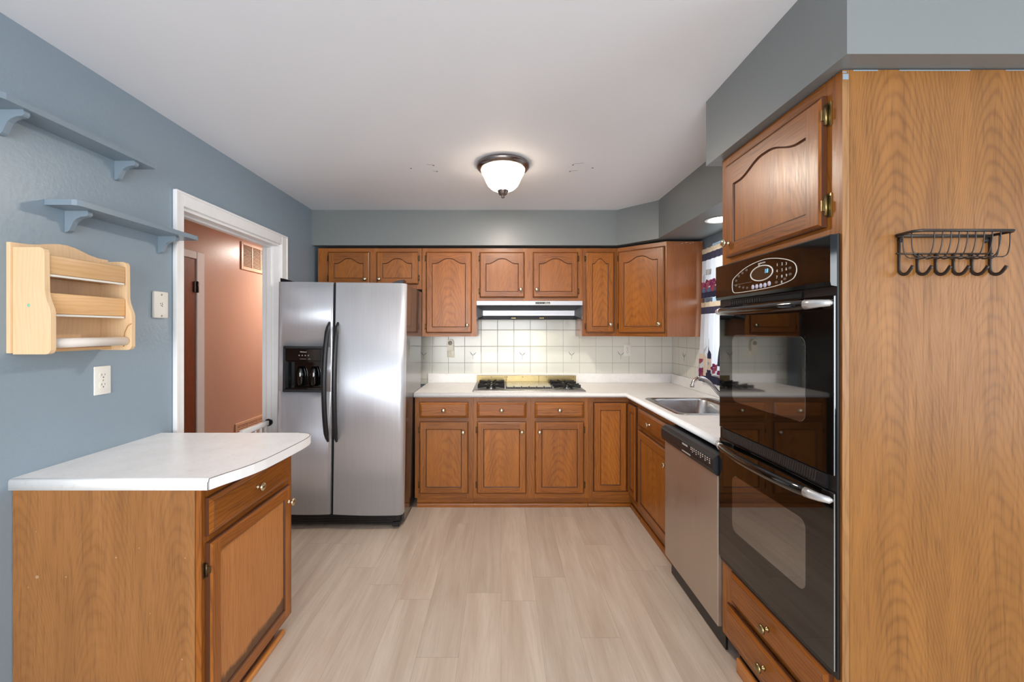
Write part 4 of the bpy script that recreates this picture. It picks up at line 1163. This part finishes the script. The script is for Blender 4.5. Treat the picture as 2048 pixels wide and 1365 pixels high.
# vents
b = WB(); b.box(0.950, 0.9546, 1.30, 1.70, 1.514, 1.532)
part(b, 'vent_slot', 'dark')
b = WB()
for k in range(14): b.box(0.948, 0.9548, 1.50 + k * 0.0145, 1.508 + k * 0.0145, 1.516, 1.530)
part(b, 'vent_fin', 'blackm')
b = WB(); b.prism([(0.9546, 0.990), (0.951, 0.990), (0.9455, 0.956), (0.9455, 0.950), (0.9546, 0.950)], 'y', OY0 + 0.03, OY1 - 0.03)
vent = part(b, 'vent_panel', 'black')
b = WB()
for k in range(46):
    y = 1.235 + k * 0.0105
    b.prism([(0.9505, 0.9865), (0.9495, 0.9865), (0.9445, 0.956), (0.9455, 0.956)], 'y', y, y + 0.0042)
part(b, 'vent_louvre', 'bronze', vent)
def rrp(y0, y1, z0, z1, r, x):
    return [(x, p[0], p[1]) for p in rr(y0, y1, z0, z1, r, 0)]
def odoor(z0, z1, wz0, wz1, hz):
    b = WB(); b.box(0.947, 0.9546, OY0 + 0.002, OY1 - 0.008, z0, z1, 0, 0.0018)
    d = part(b, 'oven_door', 'oglass')
    b = WB(); skin(b, [rrp(1.275, 1.680, wz0, wz1, 0.03, 0.9472), rrp(1.276, 1.679, wz0 + 0.001, wz1 - 0.001, 0.029, 0.9466)], 0, False)
    part(b, 'oven_window', 'owindow', d)
    b = WB(); b.box(0.9472, 0.9487, OY0 + 0.0012, OY0 + 0.0019, z0 + 0.003, z1 - 0.003); part(b, 'door_edge_highlight', 'silver', d)  # thin pale strip stands in for the highlight along the near edge
    n = 28; path = []; rad = []
    for i in range(n + 1):
        s = i / n
        path.append((0.938 - 0.040 * math.sin(PI * s) ** 0.5, 1.772 - s * 0.602, hz - 0.004 * math.sin(PI * s)))
        rad.append(0.009 + 0.0075 * min(1, math.sin(PI * s) * 2.2))
    b = WB(); b.tube(path, rad, 12, flat=(0.85, 1.0)); part(b, 'oven_handle', 'blackgloss', d)
    for s0 in (0, 1):
        P = path[:4] if s0 == 0 else path[-4:]; R = [q + 0.0008 for q in (rad[:4] if s0 == 0 else rad[-4:])]
        tip = (0.9455, OY1 - 0.004, hz) if s0 == 0 else (0.9455, OY0 + 0.004, hz)
        P = [tip] + P if s0 == 0 else P + [tip]; R = [0.004] + R if s0 == 0 else R + [0.004]
        b = WB(); b.tube(P, R, 12, flat=(0.85, 1.0)); part(b, 'handle_end', 'silver', d)
odoor(0.994, 1.511, 1.12, 1.392, 1.489)
odoor(0.436, 0.946, 0.592, 0.82, 0.925)

# ------------------------------------------------------------------ ceiling lamp and recessed lamp
t = thing('ceiling_light', 'flush-mount ceiling light with glowing frosted glass bowl and dark metal ring', 'ceiling light', (0.012, 2.545, CZ))
WB().lathe([(0.120, 2.4395), (0.158, 2.4385), (0.166, 2.430), (0.166, 2.422), (0.158, 2.412), (0.148, 2.404), (0.138, 2.402), (0.128, 2.404)], (0.012, 2.545, 0), n=40).build('canopy', M['bronzed'], t)
WB().lathe([(0.128, 2.412), (0.1375, 2.402), (0.135, 2.392), (0.124, 2.372), (0.113, 2.352), (0.104, 2.330), (0.092, 2.308), (0.070, 2.288), (0.044, 2.276), (0.020, 2.272)], (0.012, 2.545, 0), n=40).build('glass_bowl', M['glass_lamp'], t)
WB().lathe([(0.034, 2.284), (0.036, 2.276), (0.032, 2.268), (0.027, 2.260), (0.024, 2.252), (0.012, 2.246), (0.008, 2.241), (0.012, 2.237), (0.008, 2.231), (0.0001, 2.227)], (0.012, 2.545, 0), n=20).build('finial', M['bronzed'], t)

d = bpy.data.lights.new('ceiling_bulb', 'AREA'); d.shape = 'DISK'; d.size = 0.2; d.energy = 27; d.color = (1.0, 0.93, 0.85)
o = bpy.data.objects.new('ceiling_bulb', d); COL.objects.link(o); o.location = (0.012, 2.545, 2.398)

t = thing('recessed_light', 'round recessed downlight shining in the soffit above the sink', 'ceiling light', (1.438, 2.69, 2.136))
WB().lathe([(0.072, 2.1365), (0.092, 2.1362), (0.094, 2.134), (0.090, 2.1325), (0.074, 2.1335), (0.072, 2.1365)], (1.438, 2.69, 0), n=32).build('trim_ring', M['white'], t)
WB().lathe([(0.0001, 2.1350), (0.0725, 2.1352), (0.072, 2.1362)], (1.438, 2.69, 0), n=32).build('lens', M['downlight'], t)

# ------------------------------------------------------------------ curtains
def curtain(name, label, y0, y1, z0, z1, band, head, flare, seed):
    """gathered cloth hung along y in front of the window; returns thing, cloth builder, position function"""
    cx0 = 1.576
    def pos(y, z, off=0.0):
        s = (z1 - z) / (z1 - z0)
        a = 0.003 + 0.0035 * min(1, s * 2)
        x = cx0 + a * math.sin(2 * PI * y / 0.062 + seed + 1.2 * math.sin(y * 9)) + 0.001 * math.sin(2 * PI * y / 0.023 + seed) - flare * s
        return (x + off, y, z)
    t = thing(name, label, 'curtain', (cx0, (y0 + y1) / 2, z1), 0, 'kitchen window curtains')
    ny = int((y1 - y0) / 0.006); b = WB()
    zs = [z1, z1 - 0.012, z1 - head * 0.5, z1 - head, z1 - head - 0.0005, z1 - head - band, z1 - head - band - 0.0005] 
    rest = 14
    zs += [zs[-1] + (z0 - zs[-1]) * (i + 1) / rest for i in range(rest)]
    vs = []
    for z in zs:
        for i in range(ny + 1):
            y = y0 + (y1 - y0) * i / ny
            q = pos(y, z)
            if z > z1 - head: q = (q[0] + 0.004 * math.sin(y * 410) * (1 if z == z1 else 0.6), q[1], z + (0.004 * math.sin(y * 300 + seed) if z == z1 else 0))
            vs.append(q)
    fs = [[], [], []]
    for r in range(len(zs) - 1):
        m = 1 if zs[r] > z1 - head + 1e-6 else (2 if zs[r] > z1 - head - band + 1e-6 else 0)
        for i in range(ny):
            fs[m].append((r * (ny + 1) + i, r * (ny + 1) + i + 1, (r + 1) * (ny + 1) + i + 1, (r + 1) * (ny + 1) + i))
    base = len(b.v); b.v += vs
    for m in (0, 1, 2):
        for f in fs[m]: b.f.append([k + base for k in f]); b.mi.append(m); b.sm.append(True)
    def patch(rows, m, off=-0.0016, k=6):
        off -= 0.0008; rows = [(z_, min(y1 - 0.001, max(y0 + 0.001, a_)), min(y1 - 0.0005, max(y0 + 0.0015, b_))) for z_, a_, b_ in rows]; k = max(4, int(max(r_[2] - r_[1] for r_ in rows) / 0.0035) + 1)
        rows = [rows[0]] + [tuple(p_[c_] + (q_[c_] - p_[c_]) * (i_ + 1) / 3 for c_ in range(3)) for p_, q_ in zip(rows[:-1], rows[1:]) for i_ in range(3)]
        """rows: (z, ya, yb) from the top down, drawn on the cloth"""
        v = []; f = []
        for z, ya, yb in rows:
            for i in range(k + 1): v.append(pos(ya + (yb - ya) * i / k, z, off))
        for r in range(len(rows) - 1):
            for i in range(k): f.append((r * (k + 1) + i, r * (k + 1) + i + 1, (r + 1) * (k + 1) + i + 1, (r + 1) * (k + 1) + i))
        b.add(v, f, m, True)
    def disc(y, z, r, m, off=-0.002):
        patch([(z + r * math.cos(a * PI / 6), y - r * max(0.02, math.sin(a * PI / 6)), y + r * max(0.02, math.sin(a * PI / 6))) for a in range(7)], m, off, 4)
    return t, b, patch, disc
mats = [M[k] for k in ('clothw', 'clothb', 'clothp', 'pr_bottle', 'pr_label', 'pr_grape', 'pr_grey', 'pr_blue', 'pr_wine', 'pr_rust')]
def grapes(disc, y, z, s=1.0):
    for i, (dy, dz) in enumerate(((-0.022, 0), (0, 0.004), (0.022, 0), (-0.012, -0.018), (0.011, -0.017), (0.033, -0.016), (0, -0.036), (0.022, -0.034), (-0.032, -0.014), (0.008, -0.052))):
        disc(y + dy * s, z + dz * s, 0.0125 * s, 5 if i % 3 else 8, -0.002 - 0.0002 * i)

t, b, patch, disc = curtain('cafe_curtain', 'lower white cafe curtain printed with wine bottles behind the faucet', 1.96, 3.222, 1.012, 1.622, 0.052, 0.036, 0.018, 0.4)
for k in range(4):
    y = 3.085 - k * 0.33
    patch([(1.345, y - 0.011, y + 0.009), (1.33, y - 0.012, y + 0.010), (1.275, y - 0.013, y + 0.010)], 9)
    patch([(1.285, y - 0.014, y + 0.011), (1.262, y - 0.016, y + 0.013), (1.245, y - 0.028, y + 0.024), (1.228, y - 0.034, y + 0.030), (1.013, y - 0.034, y + 0.030)], 3)
    patch([(1.195, y - 0.0345, y + 0.0305), (1.110, y - 0.0345, y + 0.0305)], 4, -0.0022)
    patch([(1.170, y - 0.020, y + 0.016), (1.150, y - 0.020, y + 0.016)], 6, -0.0026)
    y2 = y + 0.062                      # pale bottle beside it
    patch([(1.27, y2 - 0.010, y2 + 0.010), (1.225, y2 - 0.010, y2 + 0.010), (1.205, y2 - 0.026, y2 + 0.026), (1.06, y2 - 0.026, y2 + 0.026)], 4, -0.0014)
    y3 = y + 0.125                      # glass of wine
    patch([(1.225, y3 - 0.030, y3 + 0.030), (1.19, y3 - 0.034, y3 + 0.034), (1.165, y3 - 0.030, y3 + 0.030), (1.145, y3 - 0.010, y3 + 0.010)], 4, -0.0020)
    patch([(1.186, y3 - 0.031, y3 + 0.031), (1.165, y3 - 0.027, y3 + 0.027), (1.148, y3 - 0.008, y3 + 0.008)], 8, -0.0024)
    patch([(1.145, y3 - 0.003, y3 + 0.003), (1.10, y3 - 0.003, y3 + 0.003)], 6, -0.0022)
    y4 = y + 0.165
    patch([(1.30, y4 - 0.006, y4 + 0.012), (1.22, y4 - 0.008, y4 + 0.020), (1.15, y4 - 0.010, y4 + 0.030)], 3, -0.0012)
    patch([(1.085, y - 0.12, y + 0.19), (1.05, y - 0.13, y + 0.20), (1.013, y - 0.13, y + 0.20)], 3, -0.0010, 30)
    grapes(disc, y + 0.095, 1.105, 0.9); grapes(disc, y - 0.085, 1.145, 1.15); grapes(disc, y + 0.16, 1.11, 0.8)
    for q in range(5): patch([(1.29 - 0.012 * q, y + 0.03 + 0.012 * q, y + 0.034 + 0.012 * q), (1.25 - 0.010 * q, y + 0.045 + 0.006 * q, y + 0.048 + 0.006 * q)], 6)
b.build('cloth', mats, t)
o = WB().tube([(1.590, 1.93, 1.598), (1.590, 3.230, 1.598)], 0.0055, 10).build('curtain_rod', M['whiteplastic'], t)

t, b, patch, disc = curtain('curtain_valance', 'upper white window valance with plum band and grape print', 1.96, 3.215, 1.655, 2.035, 0.055, 0.036, 0.004, 2.1)
for k in range(4):
    y = 3.10 - k * 0.33
    patch([(1.735, y - 0.16, y + 0.16), (1.70, y - 0.165, y + 0.165)], 7, -0.0012, 30)
    patch([(1.70, y - 0.165, y + 0.165), (1.656, y - 0.165, y + 0.165)], 3, -0.0012, 30)
    grapes(disc, y + 0.02, 1.775, 1.2); grapes(disc, y - 0.07, 1.775, 1.2); grapes(disc, y + 0.10, 1.765, 1.1)
    patch([(1.87, y - 0.045, y + 0.045), (1.83, y - 0.045, y + 0.045)], 6, -0.0012)
    patch([(1.865, y - 0.040, y + 0.040), (1.835, y - 0.040, y + 0.040)], 0, -0.0020)
    for q in range(4): patch([(1.84 - 0.02 * q, y + 0.07, y + 0.074), (1.81 - 0.02 * q, y + 0.08, y + 0.083)], 6)
b.build('cloth', mats, t)
WB().tube([(1.592, 1.93, 2.010), (1.592, 3.230, 2.010)], 0.0055, 10).build('curtain_rod', M['whiteplastic'], t)

# ------------------------------------------------------------------ wall shelves on the left wall
OG = [(0.001, -0.0005), (0.086, -0.0005), (0.088, -0.006), (0.088, -0.016), (0.082, -0.021)] + [(0.082 - 0.054 * math.sin(a), -0.021 - 0.036 * (1 - math.cos(a))) for a in (0.35, 0.7, 1.05, 1.4)] + [(0.022, -0.066), (0.018, -0.074), (0.009, -0.080), (0.001, -0.080)]
def wall_shelf(label, y0, y1, z, br, dep):
    t = thing('wall_shelf', label, 'shelf', (WL, (y0 + y1) / 2, z), 0, 'blue-grey wall shelves')
    x0, x1 = WL + 0.001, WL + dep
    WB().prism([(x0, y0), (x1 - 0.020, y0), (x1 - 0.006, y0 + 0.006), (x1, y0 + 0.022), (x1, y1 - 0.008), (x1 - 0.008, y1), (x0, y1)], 'z', z, z + 0.020).build('shelf_board', M['shelfp'], t)
    for y in br:
        WB().prism([(WL + a, z + c) for a, c in OG], 'y', y - 0.009, y + 0.009).build('shelf_bracket', M['shelfp'], t)
wall_shelf('upper blue-grey painted wall shelf nearest the ceiling, on two scrolled brackets', 1.24, 1.812, 2.121, (1.325, 1.725), 0.098)
wall_shelf('lower blue-grey painted wall shelf whose far end overlaps the white doorway casing', 1.453, 2.040, 1.855, (1.53, 1.942), 0.1175)

# ------------------------------------------------------------------ pale wooden wrap rack
t = thing('wrap_rack', 'pale maple kitchen wrap and paper roll rack hanging on the blue-grey wall', 'rack', (WL, 1.505, 1.331))
top = [(1.675, 1.696), (1.634, 1.697), (1.60, 1.703), (1.572, 1.712), (1.545, 1.720), (1.5165, 1.724), (1.488, 1.723), (1.458, 1.717), (1.425, 1.708), (1.391, 1.7025), (1.365, 1.701), (1.342, 1.700)]
WB().prism([(1.342, 1.335), (1.675, 1.335)] + top, 'x', WL + 0.0005, WL + 0.0145).build('back_board', M['maplep'], t)
side = [(0.015, 1.331), (0.124, 1.331), (0.134, 1.335), (0.140, 1.345), (0.140, 1.468), (0.137, 1.482), (0.130, 1.500), (0.123, 1.520), (0.120, 1.54), (0.119, 1.668), (0.115, 1.679), (0.105, 1.684), (0.015, 1.684)]
for y0 in (1.348, 1.643):
    o = WB().prism([(WL + a, c) for a, c in side], 'y', y0, y0 + 0.016).build('side_panel', M['maple'], t)
WB().tube([(WL + 0.139, 1.6428, 1.437), (WL + 0.125, 1.6428, 1.428), (WL + 0.113, 1.6428, 1.402), (WL + 0.109, 1.6428, 1.372), (WL + 0.109, 1.6428, 1.345)], 0.0022, 6).build('roller_slot', M['mapled'], t)
for z0, z1 in ((1.598, 1.663), (1.465, 1.536)):
    WB().box(WL + 0.102, WL + 0.1165, 1.3645, 1.6425, z0, z1, 0, 0.004, 2).build('rail', M['mapleh'], t)
    WB().box(WL + 0.0150, WL + 0.1015, 1.3645, 1.6425, z0 - 0.004, z0 + 0.006).build('ledge', M['mapleh'], t)
    WB().box(WL + 0.1025, WL + 0.1185, 1.3645, 1.635, z0 - 0.0075, z0 - 0.0005, 0, 0.001).build('cutter_strip', M['whiteplastic'], t)
WB().tube([(WL + 0.1165, 1.366, 1.367), (WL + 0.1165, 1.641, 1.367)], 0.0165, 20).build('paper_roll', M['whiteroll'], t)
WB().box(WL + 0.0150, WL + 0.06, 1.3645, 1.6425, 1.335, 1.345).build('bottom_ledge', M['mapleh'], t)
WB().lathe([(0.0055, 0), (0.0045, 0.0008), (0.0001, 0.001)], (-1.553, 1.348, 1.4926), (0, -1, 0), 10).build('paint_fleck', M['fleck'], t)

# ------------------------------------------------------------------ outlets and plates
def duplex(t, mat, slots=True, upper=True):
    b = MB(); b.box(-0.0345, 0.0345, -0.0055, 0, -0.0575, 0.0575, 0, 0.0022, 2)
    pl = b.build('cover_plate', M[mat], t)
    for s in ((1, -1) if upper else (-1,)):
        b = MB(); zc = 0.0195 * s
        b.prism([(0.0165 * math.cos(a * PI / 12) if abs(math.cos(a * PI / 12)) < 0.97 else 0.0160 * (1 if math.cos(a * PI / 12) > 0 else -1), zc + max(-0.0125, min(0.0125, 0.0165 * math.sin(a * PI / 12)))) for a in range(24)], 'y', -0.0075, -0.0052, 0)
        b.box(-0.0075, -0.0055, -0.0077, -0.0070, zc - 0.001, zc + 0.008, 1); b.box(0.0052, 0.0072, -0.0077, -0.0070, zc + 0.0, zc + 0.0075, 1)
        b.lathe([(0.0026, 0), (0.0026, 0.0006)], (0, -0.0071, zc - 0.007), (0, -1, 0), 10, 1, False)
        b.build('receptacle', [M[mat], M['mark']], t)
    MB().lathe([(0.0034, 0), (0.0028, 0.0012), (0.0001, 0.0014)], (0, -0.0055, 0), (0, -1, 0), 10).build('screw', M['knob'], t)
t = thing('wall_outlet', 'white duplex wall outlet on the blue-grey wall below the wooden rack', 'outlet', (WL, 1.663, 1.207), PI / 2, 'wall outlets')
duplex(t, 'whiteplastic')
t = thing('wall_outlet', 'white duplex outlet on the tiled wall under the diagonal corner cabinet', 'outlet', (1.190, YB - 0.008, 1.221), 0, 'wall outlets')
duplex(t, 'whiteplastic')
t = thing('wall_outlet', 'white outlet on the tiled wall next to the refrigerator with a plug-in above', 'outlet', (-0.472, YB - 0.008, 1.208), 0, 'wall outlets')
duplex(t, 'ivory', upper=False)
t = thing('plug_in_light', 'off-white plug-in night light with round grey sensor in the outlet by the refrigerator', 'night light', (-0.474, YB - 0.0165, 1.266))
b = MB(); b.prism([(-0.029, -0.052), (0.029, -0.052), (0.031, 0.03)] + [(0.031 * math.cos(a), 0.03 + 0.026 * math.sin(a)) for a in (0.4, 0.8, 1.2, 1.57, 1.94, 2.34, 2.74)] + [(-0.031, 0.03)], 'y', -0.028, 0)
b.build('housing', M['ivory'], t)
MB().lathe([(0.0195, 0), (0.0185, 0.004), (0.012, 0.006), (0.0001, 0.0065)], (0, -0.028, 0.022), (0, -1, 0), 20).build('sensor', M['printdim'], t)
t = thing('blank_wall_plate', 'white blank wall plate with two screws beside the doorway casing', 'wall plate', (WL, 1.940, 1.530), PI / 2)
MB().box(-0.040, 0.040, -0.014, 0, -0.0625, 0.0625, 0, 0.004, 2).build('cover_plate', M['whiteplastic'], t)
for z in (0.048, -0.052): MB().lathe([(0.0045, 0), (0.004, 0.0016), (0.0001, 0.002)], (0.0, -0.014, z), (0, -1, 0), 12).build('screw', M['knob'], t)
b = MB()
for x, z in ((-0.006, 0.006), (0.004, 0.008), (-0.002, -0.003), (0.004, -0.007), (0.005, 0.001)): b.lathe([(0.0026, 0), (0.0022, 0.0005)], (x, -0.014, z), (0, -1, 0), 8, 0, False)
b.build('chip_mark', M['mark'], t)

# ------------------------------------------------------------------ hallway grilles
def grille(label, y0, y1, z0, z1, cols, rows, nm):
    t = thing(nm, label, 'vent', (HX, (y0 + y1) / 2, z0))
    b = WB(); fw = 0.030; x0, x1 = HX + 0.0005, HX + 0.012
    b.box(x0, x1, y0, y0 + fw, z0, z1, 0, 0.002); b.box(x0, x1, y1 - fw, y1, z0, z1, 0, 0.002); b.box(x0, x1, y0 + fw, y1 - fw, z0, z0 + fw, 0, 0.002); b.box(x0, x1, y0 + fw, y1 - fw, z1 - fw, z1, 0, 0.002)
    cw = (y1 - y0 - 2 * fw) / cols
    for k in range(1, cols): b.box(x0, x1 - 0.001, y0 + fw + k * cw - 0.006, y0 + fw + k * cw + 0.006, z0 + fw, z1 - fw)
    b.build('grille_frame', M['ventp'], t)
    b = WB()
    for r in range(rows):
        z = z0 + fw + (z1 - z0 - 2 * fw) * (r + 0.5) / rows; h = (z1 - z0 - 2 * fw) / rows
        b.prism([(HX + 0.002, z + h * 0.28), (HX + 0.0095, z - h * 0.30), (HX + 0.0095, z - h * 0.42), (HX + 0.002, z + h * 0.16)], 'y', y0 + fw, y1 - fw)
    b.build('grille_louvre', M['ventp'], t)
    WB().box(HX + 0.0004, HX + 0.0012, y0 + 0.01, y1 - 0.01, z0 + 0.01, z1 - 0.01).build('grille_back', M['dark'], t)
grille('salmon painted return air grille high on the hallway wall', 4.265, 4.80, 2.045, 2.335, 3, 15, 'air_grille')
grille('salmon painted air grille low on the hallway wall behind the baby gate', 4.17, 4.75, 0.13, 0.45, 3, 15, 'air_grille')

# ------------------------------------------------------------------ baby gate across the doorway
GX = WL - 0.068
t = thing('baby_gate', 'white baby gate with vertical bars across the doorway', 'gate', (GX, 2.54, 0.0))
b = WB(); b.box(GX - 0.014, GX + 0.014, 2.66, 2.962, 0.722, 0.756, 0, 0.005, 2); b.box(GX - 0.010, GX + 0.010, 2.11, 2.66, 0.722, 0.748, 0, 0.004, 2)
b.build('top_rail', M['white'], t)
b = WB(); b.box(GX - 0.012, GX + 0.012, 2.11, 2.962, 0.060, 0.090, 0, 0.004, 2); b.build('bottom_rail', M['white'], t)
for k in range(14):
    y = 2.125 + k * 0.0625
    WB().box(GX - 0.008, GX + 0.008, y - 0.0085, y + 0.0085, 0.0905, 0.7215, 0, 0.002).build('bar', M['white'], t)
for z in (0.739, 0.075):
    WB().lathe([(0.012, 0), (0.012, 0.005), (0.026, 0.009), (0.026, 0.026)], (GX, 2.9625, z), (0, 1, 0), 16).build('pressure_pad', M['black'], t)
    WB().lathe([(0.012, 0), (0.012, 0.006), (0.020, 0.010), (0.020, 0.020)], (GX, 2.1095, z), (0, -1, 0), 16).build('pressure_pad', M['black'], t)

# ------------------------------------------------------------------ wire basket with hooks on the cabinet side panel
PY = 1.1583
t = thing('hook_basket', 'dark iron wire basket with six coat hooks on the wood-grain side panel', 'hook rack', (1.247, PY, 1.56))
b = WB()
bx0, bx1 = 1.114, 1.381
yf = PY - 0.062
b.tube([(bx0, PY - 0.005, 1.678), (bx0 - 0.001, yf + 0.012, 1.678), (bx0 + 0.012, yf, 1.678), (bx1 - 0.012, yf, 1.678), (bx1 + 0.001, yf + 0.012, 1.678), (bx1, PY - 0.005, 1.678)], 0.0052, 8, flat=(1.0, 0.75))
b.tube([(bx0, PY - 0.005, 1.676), (bx1, PY - 0.005, 1.676)], 0.0045, 8)
b.build('rim', M['bronze'], t)
b = WB()
b.tube([(bx0, PY - 0.0035, 1.6265), (bx1 + 0.004, PY - 0.0035, 1.6265)], 0.0021, 6)
for k in range(9):
    x = bx0 + 0.045 + k * 0.0222
    b.tube(smoothpath([(x, yf, 1.677), (x, yf + 0.001, 1.650), (x, yf + 0.008, 1.622), (x, yf + 0.020, 1.611), (x, PY - 0.02, 1.609), (x, PY - 0.004, 1.6255)], 4), 0.0014, 6)
for y in (yf + 0.016, PY - 0.022):
    for xx, sg in ((bx0, 1), (bx1, -1)):
        b.tube(smoothpath([(xx, y, 1.677), (xx + 0.001 * sg, y, 1.64), (xx + 0.008 * sg, y, 1.617), (xx + 0.022 * sg, y, 1.610)], 4), 0.0014, 6)
    b.tube([(bx0 + 0.02, y, 1.6105), (bx1 - 0.02, y, 1.6105)], 0.0014, 6)
b.build('wire_basket', M['bronze'], t)
for k, x in enumerate((1.1205, 1.1725, 1.2235, 1.2735, 1.3255, 1.3765)):
    zt = 1.676 if k in (0, 5) else 1.628
    b = WB(); b.tube([(x, PY - 0.0035, zt), (x, PY - 0.0035, 1.60), (x, PY - 0.0037, 1.582)] + [(x, PY - 0.0195 + 0.016 * math.cos(a), 1.582 - 0.016 * math.sin(a)) for a in (0.4, 0.8, 1.2, 1.6, 2.0, 2.4)] + [(x, PY - 0.038, 1.580), (x, PY - 0.0425, 1.5865)], 0.0049, 8, flat=(1.0, 0.42))
    o = b.build('hook', M['bronze'], t)
for x in (bx0 + 0.011, bx1 - 0.013):
    WB().lathe([(0.007, 0), (0.0065, 0.004), (0.0001, 0.0055)], (x, PY - 0.0005, 1.664), (0, -1, 0), 12).build('mounting_screw', M['iron'], t)
